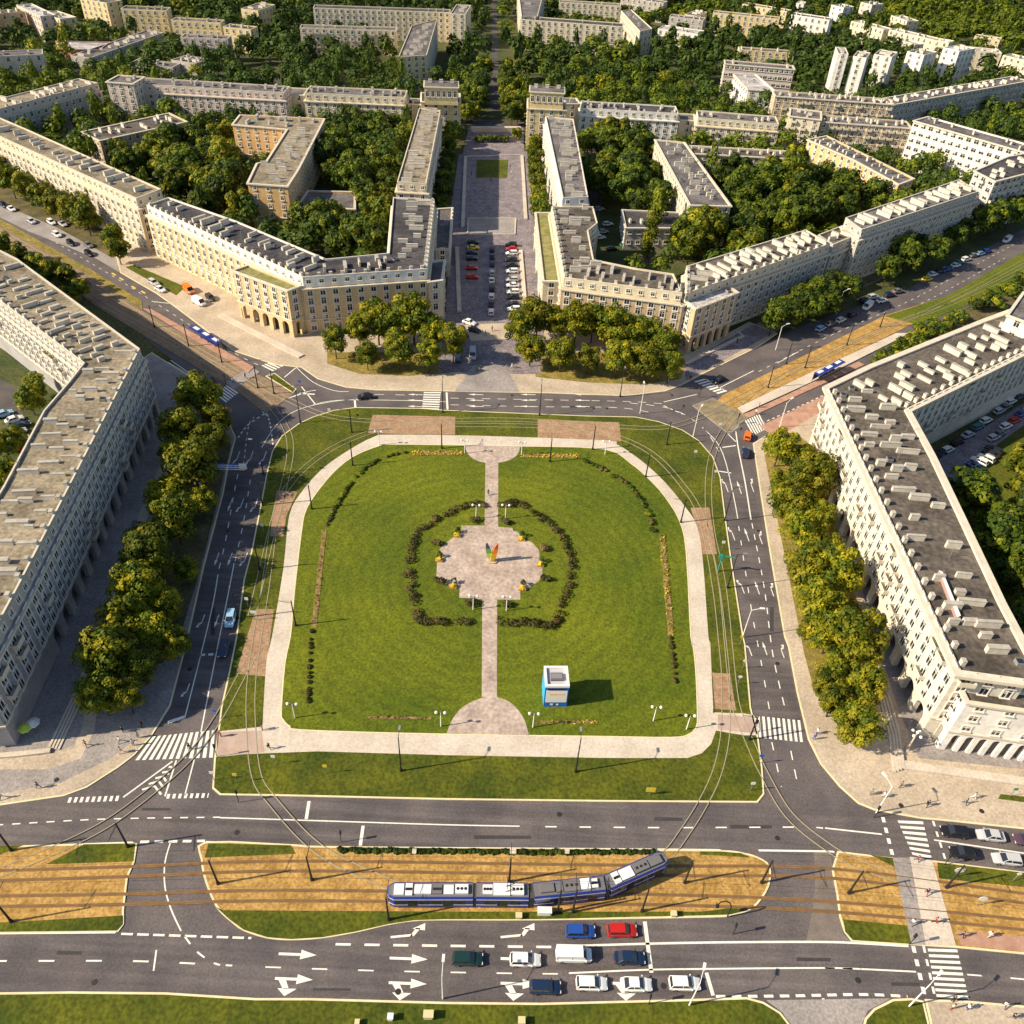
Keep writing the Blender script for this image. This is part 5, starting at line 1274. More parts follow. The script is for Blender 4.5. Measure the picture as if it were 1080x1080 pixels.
# queue at the lights
Q = 'cars queuing at the stop line'
car(612, 982, 10, 0, 'blue', 'blue hatchback behind the red car in the queue', 'hatch', Q)
car(656, 981, 10, 0, 'red', 'red hatchback first at the stop line of the top lane', 'hatch', Q)
car(493, 1011, 10, .2, 'dark green', 'dark green estate car last in the middle lane of the queue', 'hatch', Q)
car(554, 1012, 10, .2, 'white', 'white hatchback with dark windscreen behind the white van', 'hatch', Q)
car(605, 1007, 10, .2, 'white', 'white delivery van in the middle lane of the queue', 'van', Q, cat='van', name='van')
car(664, 1010, 10, .2, 'dark blue', 'dark blue saloon first at the stop line of the middle lane', 'saloon', Q)
car(575, 1041, 10, .2, 'dark blue', 'dark blue hatchback last in the bottom lane of the queue', 'hatch', Q)
car(624, 1037, 10, .2, 'white', 'white estate car ahead of the dark blue one in the bottom lane', 'hatch', Q)
car(671, 1038, 10, .2, 'white', 'white saloon second from the front of the bottom lane', 'saloon', Q)
car(722, 1037, 10, .2, 'white', 'white hatchback first at the stop line of the bottom lane', 'hatch', Q)
# waiting on the right of the upper carriageway
Q = 'cars waiting at the east crossing'
car(1007, 877, -10, -1.2, 'black', 'black car waiting at the zebra crossing in the upper lane', 'hatch', Q)
car(1045, 881, -10, -1.2, 'silver', 'silver saloon behind a black car at the east crossing', 'saloon', Q)
car(1017, 899, -10, -1.2, 'black', 'black saloon waiting at the zebra crossing in the lower lane', 'saloon', Q)
car(1062, 906, -10, -1.2, 'silver', 'silver hatchback behind the black saloon in the lower lane', 'hatch', Q)
car(1084, 886, -10, -1.2, 'purple', 'dark car cut by the right edge of the picture', 'hatch', Q)
# around the ring
car(243, 652, -2.2, 10, 'light blue', 'pale blue hatchback driving down the west side of the ring', 'hatch')
car(236, 683, -2.4, 10, 'dark blue', 'dark blue saloon ahead of the pale blue hatchback', 'saloon')
car(385, 418, -10, .6, 'black', 'black saloon on the north side of the ring', 'saloon')
car(219, 399, -6, -4, 'dark blue', 'dark blue car leaving by the northwest road', 'hatch')
car(789, 459, 2, -8, 'orange', 'bright orange car at the east crossing', 'hatch')
car(786, 477, 1.2, -8, 'dark blue', 'dark blue car behind the orange one', 'hatch')
car(758, 400, -8, 4, 'black', 'black saloon stopping at northeast zebra crossing', 'saloon')
car(915, 323, -4, 3, 'white', 'white van turning off the northeast avenue', 'van', name='van', cat='van')
car(1062, 253, -5, 3, 'white', 'white box van parked far up the northeast avenue', 'van', name='van', cat='van')
# parking avenue
ordn = ['nearest the square', 'second', 'third', 'fourth', 'fifth', 'sixth', 'seventh', 'eighth', 'ninth', 'tenth', 'eleventh', 'twelfth', 'thirteenth', 'fourteenth']
def row(pts, cols, dx, dy, where, group, style=None, z=.18, detail=1, sizes=None):
    n = len(pts)
    for i, (p, c) in enumerate(zip(pts, cols)):
        st = style or ('saloon' if i % 3 == 1 else 'hatch')
        car(p[0], p[1], dx, dy, c, '%s car, %s in the %s' % (c, ordn[i] if i == 0 else ordn[i] + ' from the near end', where), st, group, z, detail)
row([(498, 292), (497.5, 282.5), (497.8, 272.5), (498, 266.5), (499, 261), (499, 255.5)], ['red', 'red', 'black', 'dark blue', 'yellow', 'black'], 10, 0, 'west row of the parking avenue', 'cars parked in the west row of the avenue')
row([(518, 329), (518, 320), (518.3, 312.5), (519, 304), (518.5, 295.5), (519, 287.5), (519, 278), (519, 270.5), (519, 263)], ['white', 'purple', 'white', 'black', 'white', 'silver', 'dark blue', 'dark blue', 'black'], 0.3, -10, 'middle row of the parking avenue', 'cars parked in the middle row of the avenue')
row([(542, 326), (542, 321), (541, 313.5), (541, 308), (540.5, 301), (540, 295), (540, 286), (539.5, 279.5), (539.5, 274), (539.5, 267), (539.5, 262.5), (539, 258)], ['white', 'black', 'black', 'white', 'white', 'silver', 'white', 'black', 'black', 'white', 'red', 'black'], -10, 0, 'east row of the parking avenue', 'cars parked in the east row of the avenue')
car(495, 340, 10, 3, 'white', 'white saloon parked askew at mouth of the parking avenue', 'saloon', z=.19); car(500, 348, 10, 2.5, 'black', 'black saloon beside a white one at mouth of the parking avenue', 'saloon', z=.19)
car(498.5, 374, .2, 10, 'silver', 'silver van coming out of the cobbled avenue', 'van', z=.19, name='van', cat='van'); car(483, 378, .2, -10, 'dark blue', 'dark blue car parked under trees at the avenue mouth', 'hatch', z=.19)
# northeast avenue
row([(866, 346), (876, 341), (887, 337), (899, 331)], ['light blue', 'grey', 'white', 'black'], 10, -5, 'lay by before the northeast trees', 'cars in the northeast lay by', z=.05)
row([(921, 313), (930, 317), (912, 317), (938, 311), (947, 307)], ['silver', 'white', 'black', 'dark blue', 'grey'], 10, -2, 'small yard off the northeast avenue', 'cars in the northeast yard', z=.19)
row([(978, 294), (984, 289), (991, 286), (1000, 283.5), (1008, 279.5), (1012, 276.5), (1019, 273), (1027, 269), (1034, 267), (1041, 264.5)], ['yellow', 'white', 'dark blue', 'blue', 'white', 'teal', 'white', 'grey', 'light blue', 'blue'], 10, -2.5, 'northeast avenue row', 'cars parked along the northeast avenue', z=.05)
# northwest avenue
row([(94, 267), (93, 258), (75, 256), (60, 247), (66, 236), (54, 234), (33, 233), (12, 220), (4, 216)], ['black', 'grey', 'black', 'white', 'silver', 'white', 'silver', 'white', 'dark blue'], 8, 5, 'row along the northwest avenue', 'cars parked along the northwest avenue', z=.08)
car(162, 298, 8, 4, 'silver', 'silver car parked by the small green verge', 'hatch', z=.19); car(169, 305, 8, 4, 'white', 'white car parked by the small green verge', 'saloon', z=.19)
car(199, 306, 6, 5, 'orange', 'orange works van beside northwest block', 'van', z=.19, name='van', cat='van'); car(210, 319, 8, 4, 'white', 'white works lorry beside orange van', 'van', z=.19, name='lorry', cat='lorry'); car(222, 314, 7, 5, 'black', 'black car behind the white works lorry', 'hatch', z=.19)
# yards
row([(987.5, 480), (992.5, 477), (999.5, 474), (1010, 466), (1021, 458), (1031, 450), (1040, 443)], ['dark blue', 'black', 'white', 'black', 'silver', 'teal', 'white'], 7, -3, 'kerbside row below the east wing', 'cars parked at the kerb behind the east block', z=.06)
row([(1054, 433), (1060.5, 429), (1066, 423), (1075, 418), (1084, 412)], ['silver', 'grey', 'white', 'dark blue', 'white'], 7, -3.2, 'far kerbside row by east wing', 'cars parked at the far kerb behind the east block', z=.06)
row([(1048, 461), (1054, 457), (1061, 449), (1070, 443), (1077, 436), (1086, 430)], ['silver', 'grey', 'white', 'red', 'blue', 'white'], 7, -3, 'outer row along the east yard road', 'cars parked along the east yard', z=.06)
row([(1017, 496), (1028, 491), (1033, 486), (1040, 483), (1044.5, 478), (1047.5, 474)], ['black', 'blue', 'white', 'white', 'black', 'black'], -8, -4, 'angled bay of the east yard', 'cars in the angled bay of the east yard', z=.06)
row([(22, 471), (21, 463), (18, 455), (22, 448), (15, 442), (4, 436)], ['red', 'white', 'silver', 'dark blue', 'white', 'light blue'], 9, -3, 'yard behind the west block', 'cars in the yard behind the west block', z=.05)
row([(633, 250), (636, 244), (641, 236), (632, 220), (645, 262), (660, 258), (668, 257)], ['white', 'silver', 'white', 'silver', 'black', 'teal', 'white'], 9, -1, 'yard of the tan corner block', 'cars in the yard of the tan corner block', z=.06)

# trams
def tram():
    zr = 3.25
    path = [((409, 939), (499, 939)), ((502.5, 939), (557.5, 939.5)), ((563, 939), (637.5, 931.5)), ((641, 930.5), (703, 903))]
    c0 = G(410, 939, zr)
    root = thing('tram', 'long blue and white articulated tram curving off towards the square', 'tram', (G(560, 939, zr)[0], G(560, 939, zr)[1], .2))
    ox, oy = root.location.x, root.location.y
    ends = []
    for i, (a, b) in enumerate(path):
        A = G(*a, zr); B = G(*b, zr)
        L = math.hypot(B[0] - A[0], B[1] - A[1]); ang = math.atan2(B[1] - A[1], B[0] - A[0])
        W = 2.4
        mb = MB(); h0, h1 = .35, 3.2
        nose0 = 0.9 if i == 0 else 0.0; nose1 = 0.9 if i == 3 else 0.0
        def outl(w_, s0=0, s1=0):
            pts = [(s0 + nose0, -w_ / 2), (L - s1 - nose1, -w_ / 2)]
            if nose1: pts += [(L - s1 - .2, -w_ * .36), (L - s1, -w_ * .2), (L - s1, w_ * .2), (L - s1 - .2, w_ * .36)]
            pts += [(L - s1 - nose1, w_ / 2), (s0 + nose0, w_ / 2)]
            if nose0: pts += [(s0 + .2, w_ * .36), (s0, w_ * .2), (s0, -w_ * .2), (s0 + .2, -w_ * .36)]
            return pts
        mb.sides(outl(W), h0, 1.0, M_NAVY); mb.sides(outl(W), 1.0, 1.22, M_TWHITE); mb.sides(outl(W), 1.22, 2.55, M_NAVY); mb.sides(outl(W), 2.55, 2.8, M_TWHITE); mb.sides(outl(W), 2.8, 3.0, M_NAVY)
        o0, o1 = outl(W), outl(W - .45, .15 if nose0 else 0, .15 if nose1 else 0)
        n = len(o0)
        for k in range(n):
            j = (k + 1) % n
            mb.face([(*o0[k], 3.0), (*o0[j], 3.0), (*o1[j], h1), (*o1[k], h1)], M_NAVY)
        mb.cap(o1, h1, M_TGREY)
        sec = link('tram_section', mb.mesh('tram_section'), root, (A[0] - ox, A[1] - oy, 0), ang)
        # glazing
        nw = max(3, int(L / 1.9))
        for s_ in (-1, 1):
            for k in range(nw):
                g = MB(); x = 1.0 + (L - 2.0) * (k + .5) / nw; wd = (L - 2.0) / nw * .82
                door = (k % 3 == 1)
                g.box((x, s_ * (W / 2 + .012), 1.75 if not door else 1.45), (wd, .03, 1.0 if not door else 1.9), M_GLASSD)
                link('window' if not door else 'door', g.mesh('window'), sec)
        if nose0 or nose1:
            g = MB(); x = (.08 if nose0 else L - .08)
            g.box((x, 0, 2.0), (.2, 1.5, 1.3), M_GLASSD); link('windscreen', g.mesh('windscreen'), sec)
            for s_ in (-.7, .7):
                g = MB(); g.box((.18 if nose0 else L - .18, s_, .8), (.12, .28, .18), M_HEAD); link('headlight', g.mesh('headlight'), sec)
        # roof equipment
        x = .9
        rr = random.Random(i + 3)
        while x < L - 1.2:
            ln = rr.choice([1.0, 1.4, 2.0, 2.4]); ln = min(ln, L - .7 - x)
            if ln < .5: break
            g = MB(); mm = M_TWHITE if rr.random() < (.85 if i < 2 else .6) else M_TGREY
            wv = rr.choice([1.55, 1.7, 1.3]); hh_ = rr.uniform(.2, .42)
            g.box((x + ln / 2, 0, h1 + hh_ / 2 + .01), (ln, wv, hh_), mm)
            if rr.random() < .6:
                for q in range(3): g.tube((x + ln * (q + .7) / 3.4, 0, h1 + hh_), (x + ln * (q + .7) / 3.4, 0, h1 + hh_ + .05), .22, .22, M_BLACK, 8)
            link('roof_unit', g.mesh('roof_unit'), sec); x += ln + rr.uniform(.10, .28)
        if i == 1:
            g = MB(); bx_ = L * .6
            g.box((bx_, 0, 3.5), (1.0, 1.3, .12), M_BLACK); g.tube((bx_ - .4, .4, 3.5), (bx_ + .9, .3, 4.5), .05, .05, M_BLACK, 5); g.tube((bx_ - .4, -.4, 3.5), (bx_ + .9, -.3, 4.5), .05, .05, M_BLACK, 5)
            g.tube((bx_ + .9, .3, 4.5), (bx_ - .1, .3, 5.4), .04, .04, M_BLACK, 5); g.tube((bx_ + .9, -.3, 4.5), (bx_ - .1, -.3, 5.4), .04, .04, M_BLACK, 5); g.tube((bx_ - .1, -.9, 5.42), (bx_ - .1, .9, 5.42), .05, .05, M_BLACK, 5)
            link('pantograph', g.mesh('pantograph'), root, (A[0] - ox, A[1] - oy, 0), ang)
        for bx_ in (L * .25, L * .75):
            for s_ in (-1, 1):
                g = MB()
                for q in (-.7, .7): g.tube((bx_ + q, s_ * .65, .30), (bx_ + q, s_ * .85, .30), .30, .30, M_TYRE, 12)
                g.box((bx_, s_ * .8, .34), (2.2, .1, .2), M_BLACK)
                link('bogie', g.mesh('bogie'), sec)
        ends.append((A, B))
    for i in range(3):
        a = ends[i][1]; b = ends[i + 1][0]; g = MB()
        dx, dy = b[0] - a[0], b[1] - a[1]; l = math.hypot(dx, dy); nx, ny = -dy / l * 1.05, dx / l * 1.05
        p = [(a[0] + nx, a[1] + ny), (a[0] - nx, a[1] - ny), (b[0] - nx, b[1] - ny), (b[0] + nx, b[1] + ny)]
        g.prism([(q[0] - ox, q[1] - oy) for q in p], .4, 3.05, M_BELLOW); link('bellows', g.mesh('bellows'), root)
tram()

# tram stop shelters
def shelter(a, b, label):
    A = G(*a, 2.6); B = G(*b, 2.6); L = math.hypot(B[0] - A[0], B[1] - A[1])
    o = thing('tram_shelter', label, 'shelter', (A[0], A[1], .3), math.atan2(B[1] - A[1], B[0] - A[0]))
    m_ = MB(); N = max(2, int(L / 4.2))
    for k in range(N):
        x = L * k / N
        m_.box((x + L / N * .48, 0, 2.6), (L / N * .92, 2.0, .14), M_NAVY); m_.box((x + L / N * .48, .25, 2.7), (L / N * .5, 1.0, .08), M_TWHITE)
    link('roof', m_.mesh('roof'), o)
    for k in range(N + 1):
        m_ = MB(); m_.tube((L * k / N * .98, .8, 0), (L * k / N * .98, .8, 2.55), .06, .06, M_NAVY, 6); link('post', m_.mesh('post'), o)
    m_ = MB(); m_.box((L / 2, .85, 1.3), (L * .96, .04, 1.9), M_GLASSD); link('glass_wall', m_.mesh('glass_wall'), o)
    m_ = MB(); m_.box((L / 2, .4, .48), (L * .6, .4, .06), M_NAVY)
    for k in (.25, .5, .75): m_.box((L * k, .4, .22), (.08, .35, .45), M_NAVY)
    link('bench', m_.mesh('bench'), o)
shelter((202, 345), (232, 363), 'dark blue shelter on the red northwest tram platform')
shelter((861, 396), (889, 381), 'blue and white shelter on the northeast tram platform')

# ------------------------------------------------------------------ street furniture
pm = MB(); pm.tube((0, 0, 0), (0, 0, 7.0), .17, .11, M_BLACK, 8); POLE7 = pm.mesh('pole')
pm = MB(); pm.tube((0, 0, 0), (0, 0, .5), .26, .24, M_BLACK, 8); PBASE = pm.mesh('pole_base')
pm = MB(); pm.tube((0, 0, 6.4), (2.6, 0, 6.8), .05, .04, M_BLACK, 6); pm.tube((0, 0, 6.9), (2.4, 0, 6.8), .025, .02, M_BLACK, 5); PARM = pm.mesh('bracket_arm')
pm = MB(); pm.tube((0, 0, 0), (0, 0, 9.6), .14, .08, M_BLACK, 8); POLE9 = pm.mesh('pole')
pm = MB(); pm.tube((0, 0, 9.4), (1.2, 0, 9.9), .05, .05, M_BLACK, 6); pm.box((1.5, 0, 9.92), (.9, .35, .16), M_GREY); HEAD9 = pm.mesh('lamp_head')
pm = MB(); pm.tube((0, 0, 0), (0, 0, 8.2), .12, .07, M_WMETAL, 8); WPOLE = pm.mesh('pole')
pm = MB(); pm.tube((0, 0, 8.1), (1.6, 0, 8.8), .05, .045, M_WMETAL, 6); WARM = pm.mesh('arm')
pm = MB(); pm.box((2.0, 0, 8.86), (1.0, .38, .16), M_WMETAL); WHEAD = pm.mesh('lamp_head')
pm = MB(); pm.tube((0, 0, 0), (0, 0, 3.8), .11, .07, M_WMETAL, 8); SPOLE = pm.mesh('pole')
pm = MB(); pm.tube((-.75, 0, 3.7), (.75, 0, 3.7), .05, .05, M_BLACK, 6); SARM = pm.mesh('arm')
pm = MB(); pm.ball((0, 0, 0), .28, mat('globe_opal', (.85, .84, .80), .3), 10); GLOBE = pm.mesh('globe')
def tram_pole(p, deg, label, arm=True):
    x, y = G(*p, .15); o = thing('tram_pole', label, 'pole', (x, y, .12), math.radians(deg), 'tram wire poles')
    link('pole', POLE7, o); link('pole_base', PBASE, o)
    if arm: link('bracket_arm', PARM, o)
for p, d, lab in (((12, 897), -90, 'dark tram pole on grass at the upper left of the west tram bed'), ((12, 972), 90, 'dark tram pole on grass at the lower left of the west tram bed'), ((135, 893), -90, 'dark tram pole at kerb left of the link road'),
                  ((230, 932), 90, 'dark tram pole at the rounded west end of the central tram bed'), ((329, 928), 90, 'dark tram pole on the tram bed left of the long tram'), ((537, 930), 90, 'grey tram pole directly behind the long tram'),
                  ((410, 970), 90, 'dark tram pole below the rear of the long tram'), ((588, 962), 90, 'short dark pole below the middle of the long tram'), ((604, 962), 90, 'dark tram pole beside the white cabinet under the tram'), ((677, 961), 90, 'dark tram pole on grass below the front of the tram'),
                  ((722, 931), -90, 'dark tram pole just right of the front of the tram'), ((803, 931), -90, 'dark tram pole at the rounded east end of the central tram bed'), ((895, 942), -90, 'dark tram pole on the tram bed left of the light path'), ((998, 936), -90, 'dark tram pole on the tram bed right of the light path')):
    tram_pole(p, d, lab)
for p, d, lab in (((277, 533), 0, 'dark tram pole by the upper brown slabs on the west side'), ((329, 537), 180, 'dark pole at inner edge of the ring path northwest'), ((312, 660), 180, 'dark pole at inner edge of the ring path on the west'),
                  ((274, 601), 0, 'dark pole on the west verge between the brown slabs'), ((251, 652), 0, 'dark pole beside the pale blue hatchback'), ((372, 491), 180, 'dark pole at the northwest curve of the ring path'), ((371, 456), 180, 'dark pole on verge north of the ring path curve'),
                  ((272, 409), 0, 'dark pole beside the northwest mini island'), ((289, 415), 0, 'dark pole at point of the northwest tram triangle'), ((234, 382), 0, 'dark pole at near end of the northwest platform'), ((199, 365), 0, 'dark pole beside the northwest shelter'),
                  ((163, 345), 0, 'dark pole at the upper end of the northwest platform'), ((466, 473), 90, 'dark pole by the ring path left of the half round'), ((580, 487), 90, 'dark pole on lawn beside the right yellow bed'), ((625, 474), 90, 'dark pole by the ring path at the right brown slabs'),
                  ((681, 503), 180, 'dark pole at the northeast curve of the ring path'), ((703, 469), 180, 'dark pole on the northeast verge'), ((718, 551), 180, 'dark pole at inner edge of the ring path on the east'), ((790, 780), 180, 'leaning shadowed pole beside the east zebra crossing'),
                  ((829, 384), 0, 'dark pole on the northeast tram bed beside the shelter'), ((849, 388), 0, 'dark pole between shelter and northeast tracks'), ((810, 409), 0, 'dark pole low on the northeast tram bed'), ((928, 345), 0, 'dark pole far up the northeast tram bed'), ((893, 364), 0, 'dark pole in the middle of the northeast tram bed')):
    tram_pole(p, d, lab)
def lamp(p, d, label, white=False, s=1.0):
    x, y = G(*p, .15); o = thing('street_lamp', label, 'street lamp', (x, y, .12), math.radians(d), 'street lamps'); o.scale = (s, s, s)
    if white: link('pole', WPOLE, o); link('arm', WARM, o); link('lamp_head', WHEAD, o)
    else: link('pole', POLE9, o); link('pole_base', PBASE, o); link('lamp_head', HEAD9, o)
for p, d, lab in (((423, 813), 90, 'dark street lamp on the south verge below the left lawn'), ((607, 814), 90, 'dark street lamp on the south verge below the kiosk'), ((317, 446), 120, 'dark street lamp at the northwest kerb of the ring'), ((467, 435), 90, 'dark street lamp beside the north crossing path'),
                  ((569, 438), 90, 'dark street lamp at kerb above the right brown slabs'), ((654, 418), -90, 'dark street lamp on pavement under the northeast trees'), ((278, 500), 180, 'dark street lamp at the west kerb beside the gantry'), ((764, 549), 0, 'dark street lamp at the east kerb beside lane arrows'), ((767, 620), 0, 'dark street lamp at the east kerb above the green sign')):
    lamp(p, d, lab)
for p, d, lab in (((467, 1053), 90, 'white street lamp at the south kerb left of the car queue'), ((727, 1060), 70, 'white street lamp at the south kerb beside the queue front'), ((959, 1061), 40, 'cream street lamp on the southeast grass island'), ((783, 672), 0, 'white street lamp leaning over the east carriageway'),
                  ((818, 369), 20, 'white street lamp on the northeast service strip'), ((882, 331), 20, 'grey street lamp by the northeast trees'), ((731, 460), 60, 'white lamp post on the northeast verge'), ((675, 436), 90, 'slim white lamp post at the north kerb'), ((924, 857), 120, 'tall lamp at the kerb of the southeast pavement'), ((822, 451), 40, 'white lamp on the red northeast pavement')):
    lamp(p, d, lab, True, .95)
for p, lab in (((502, 547), 'white twin globe lamp at the upper left of the monument plaza'), ((533, 547), 'white twin globe lamp at the upper right of the monument plaza'), ((499, 643), 'white twin globe lamp at the lower left of the monument plaza'), ((534, 644), 'white twin globe lamp at the lower right of the monument plaza'),
               ((465, 766), 'white twin globe lamp left of the south half round'), ((562, 767), 'white twin globe lamp beside the kiosk'), ((311, 757), 'white twin globe lamp in the southwest corner of the lawn'), ((724, 769), 'white twin globe lamp in the southeast corner of the lawn'), ((689, 760), 'twin globe lamp at end of the right hedge'),
               ((490, 478), 'white globe lamp at left of the north half round'), ((550, 480), 'white globe lamp at right of the north half round'), ((638, 479), 'white globe lamp by the northeast ring path'), ((400, 469), 'white globe lamp by the northwest ring path')):
    x, y = G(*p, .2); o = thing('globe_lamp', lab, 'lamp', (x, y, .2), 0, 'globe lamps of the square')
    link('pole', SPOLE, o); link('arm', SARM, o); link('globe', GLOBE, o, (-.75, 0, 3.95)); link('globe', GLOBE, o, (.75, 0, 3.95))
# overhead wires over the main tram bed
for i, t in enumerate((tracks[0], tracks[1])):
    c = GL(smooth(t, 2)); wb_ = MB()
    for a, b in zip(c, c[1:]): wb_.tube((a[0], a[1], 5.7), (b[0], b[1], 5.7), .018, .018, M_BLACK, 4, False)
    o = link('overhead_wire', wb_.mesh('overhead_wire')); tag(o, ('thin black contact wire above the upper track of the tram bed', 'thin black contact wire above the lower track of the tram bed')[i], 'wire')
# signs and cabinets
def sign(p, colour, label, h=2.4, w_=.7, hh=.7, deg=-90, cat='road sign', round_=False):
    x, y = G(*p, .15); o = thing('road_sign', label, cat, (x, y, .12), math.radians(deg))
    b_ = MB(); b_.tube((0, 0, 0), (0, 0, h), .05, .05, M_GREY, 6); link('post', b_.mesh('post'), o)
    b_ = MB()
    if round_: b_.tube((.06, 0, h), (.10, 0, h), w_ * .55, w_ * .55, colour, 14)
    else: b_.box((.08, 0, h), (.05, w_, hh), colour)
    link('plate', b_.mesh('plate'), o)
M_SIGNB = mat('sign_blue', (.02, .12, .55), .4); M_TEAL = mat('sign_green', (.03, .26, .20), .5)
for p, c_, lab, kw in (((250, 825), M_YEL, 'small yellow sign on the southwest corner of the verge', {}), ((290, 806), M_WMETAL, 'white sign beside the tracks below the ring path', {}), ((226, 823), M_WMETAL, 'low white sign at the verge kerb', {}), ((344, 816), M_YEL, 'yellow sign on the south verge', {}),
                       ((685, 838), M_YEL, 'pale yellow board on the south verge', dict(w_=1.5, hh=1.2, h=1.6)), ((791, 834), M_WMETAL, 'white sign at the southeast tip of the verge', {}), ((800, 805), M_SIGNB, 'blue sign at the east kerb below the zebra crossing', {}), ((783, 705), M_WMETAL, 'white round sign on the east verge', dict(round_=True)),
                       ((778, 722), M_WMETAL, 'second white round sign lower on the east verge', dict(round_=True)), ((761, 580), M_WMETAL, 'white sign on the east verge above the green one', {}), ((780, 680), M_YEL, 'yellow sign on a post by the leaning white lamp', dict(round_=True)), ((262, 640), M_WMETAL, 'white sign on the west verge near the lower slabs', {}),
                       ((269, 654), M_WMETAL, 'larger white sign on the west verge by the pale blue hatchback', dict(w_=1.1)), ((278, 562), M_WMETAL, 'white sign on the west verge by the upper slabs', {}), ((229, 758), M_SIGNB, 'blue and white sign at the west zebra crossing', {}), ((348, 440), M_WMETAL, 'small white sign by the northwest lawn edge', {}),
                       ((1006, 925), M_WMETAL, 'round white sign beside the light path', dict(round_=True, w_=1.4)), ((1068, 929), M_WMETAL, 'white sign on right grass strip', dict(round_=True)), ((1030, 955), M_WMETAL, 'white round sign on the east tram bed', dict(round_=True, w_=1.2)), ((758, 455), M_WMETAL, 'white sign on the northeast crossing island', {}), ((1065, 840), M_TEAL, 'green sign on the southeast pavement', {}),
                       ((317, 410), M_SIGNB, 'blue sign on the northwest mini island', {}), ((287, 403), M_WMETAL, 'white sign at upper end of the northwest mini island', {}), ((732, 484), M_WMETAL, 'white sign on the northeast lawn', {}), ((753, 505), M_WMETAL, 'white sign by the northeast track', {})):
    sign(p, c_, lab, **kw)
# traffic lights
tl_ = MB(); tl_.tube((0, 0, 0), (0, 0, 3.2), .06, .06, M_BLACK, 6); TLP = tl_.mesh('post')
tl_ = MB(); tl_.box((.12, 0, 2.9), (.22, .34, .95), M_BLACK); TLH = tl_.mesh('signal_head')
for p, d, lab in (((684, 1059), 180, 'black traffic light by the stop line below the car queue'), ((773, 985), 180, 'dark traffic light on right of the lower carriageway'), ((252, 846), 90, 'black traffic light at the kerb of the west verge'), ((360, 888), 0, 'black traffic light at the kerb above the tram bed'), ((795, 772), 90, 'traffic light at the east zebra crossing'),
                  ((229, 798), 90, 'traffic light at the west zebra crossing'), ((922, 862), 180, 'dark traffic light at the southeast crossing'), ((996, 912), 180, 'traffic light at the kerb right of the southeast crossing'), ((737, 419), 0, 'traffic light at the northeast crossing island'), ((777, 447), 0, 'traffic light beside the orange car'), ((238, 405), 0, 'traffic light at the northwest crossing'), ((959, 996), 180, 'traffic light at the lower end of the light path')):
    x, y = G(*p, .15); o = thing('traffic_light', lab, 'traffic light', (x, y, .12), math.radians(d), 'traffic lights'); link('post', TLP, o); link('signal_head', TLH, o)
# direction gantry over the west carriageway, cantilever sign on the east
A = G(212, 516, .1); o = thing('sign_gantry', 'pale cantilever sign gantry reaching over the west carriageway', 'gantry', (A[0], A[1], .1), math.radians(2))
g = MB(); g.tube((0, 0, 0), (0, 0, 6.6), .22, .18, M_WMETAL, 8); link('post', g.mesh('post'), o)
g = MB()
for dy in (-.35, .35): g.tube((0, dy, 6.3), (11.0, dy, 6.3), .09, .09, M_WMETAL, 6); g.tube((0, dy, 6.9), (11.0, dy, 6.9), .09, .09, M_WMETAL, 6)
for k in range(12): g.tube((k * 1.0, -.35, 6.3 if k % 2 else 6.9), (k * 1.0, .35, 6.9), .05, .05, M_WMETAL, 5)
link('arm', g.mesh('arm'), o)
for x in (5.5, 8.2, 10.4):
    g = MB(); g.box((x, .5, 6.6), (1.7, .08, 1.5), M_SIGNB if x < 9 else M_WMETAL); link('sign_panel', g.mesh('sign_panel'), o)
A = G(757, 603, .1); o = thing('cantilever_sign', 'bright green sign arm over the east verge', 'road sign', (A[0], A[1], .1), math.radians(-8))
g = MB(); g.tube((0, 0, 0), (0, 0, 4.6), .14, .12, M_TEAL, 8); link('post', g.mesh('post'), o); g = MB(); g.box((1.4, 0, 4.6), (2.6, .2, .25), M_TEAL); g.box((-.2, 0, 4.4), (.8, .4, 1.0), M_TEAL); link('arm', g.mesh('arm'), o)
# hooked lamp and cabinets on the tram bed
A = G(767, 967, .1); o = thing('hooked_lamp', 'black hooked lamp post at the east tip of the tram bed', 'lamp', (A[0], A[1], .14))
g = MB(); pts = [(0, 0, 0), (-.1, 0, 3.2), (-.5, 0, 4.4), (-1.2, 0, 4.9), (-1.9, 0, 4.5), (-2.1, 0, 3.6)]
for a, b in zip(pts, pts[1:]): g.tube(a, b, .09, .09, M_BLACK, 6)
link('post', g.mesh('post'), o); g = MB(); g.box((-2.1, 0, 3.3), (.4, .4, .6), M_BLACK); link('lamp_head', g.mesh('lamp_head'), o)
M_CABY = mat('cabinet_cream', (.60, .54, .30), .6)
def cabinet(p, sx, sy, sz, m_, label):
    x, y = G(*p, .2); o = thing('control_cabinet', label, 'cabinet', (x, y, .15), .03)
    g = MB(); g.box((0, 0, sz / 2), (sx, sy, sz), m_); link('cabinet_body', g.mesh('cabinet_body'), o)
    g = MB(); g.box((0, 0, sz + .05), (sx + .15, sy + .15, .1), m_); link('lid', g.mesh('lid'), o); g = MB(); g.box((0, -sy / 2 - .02, sz * .5), (sx * .8, .03, sz * .8), m_); link('door', g.mesh('door'), o)
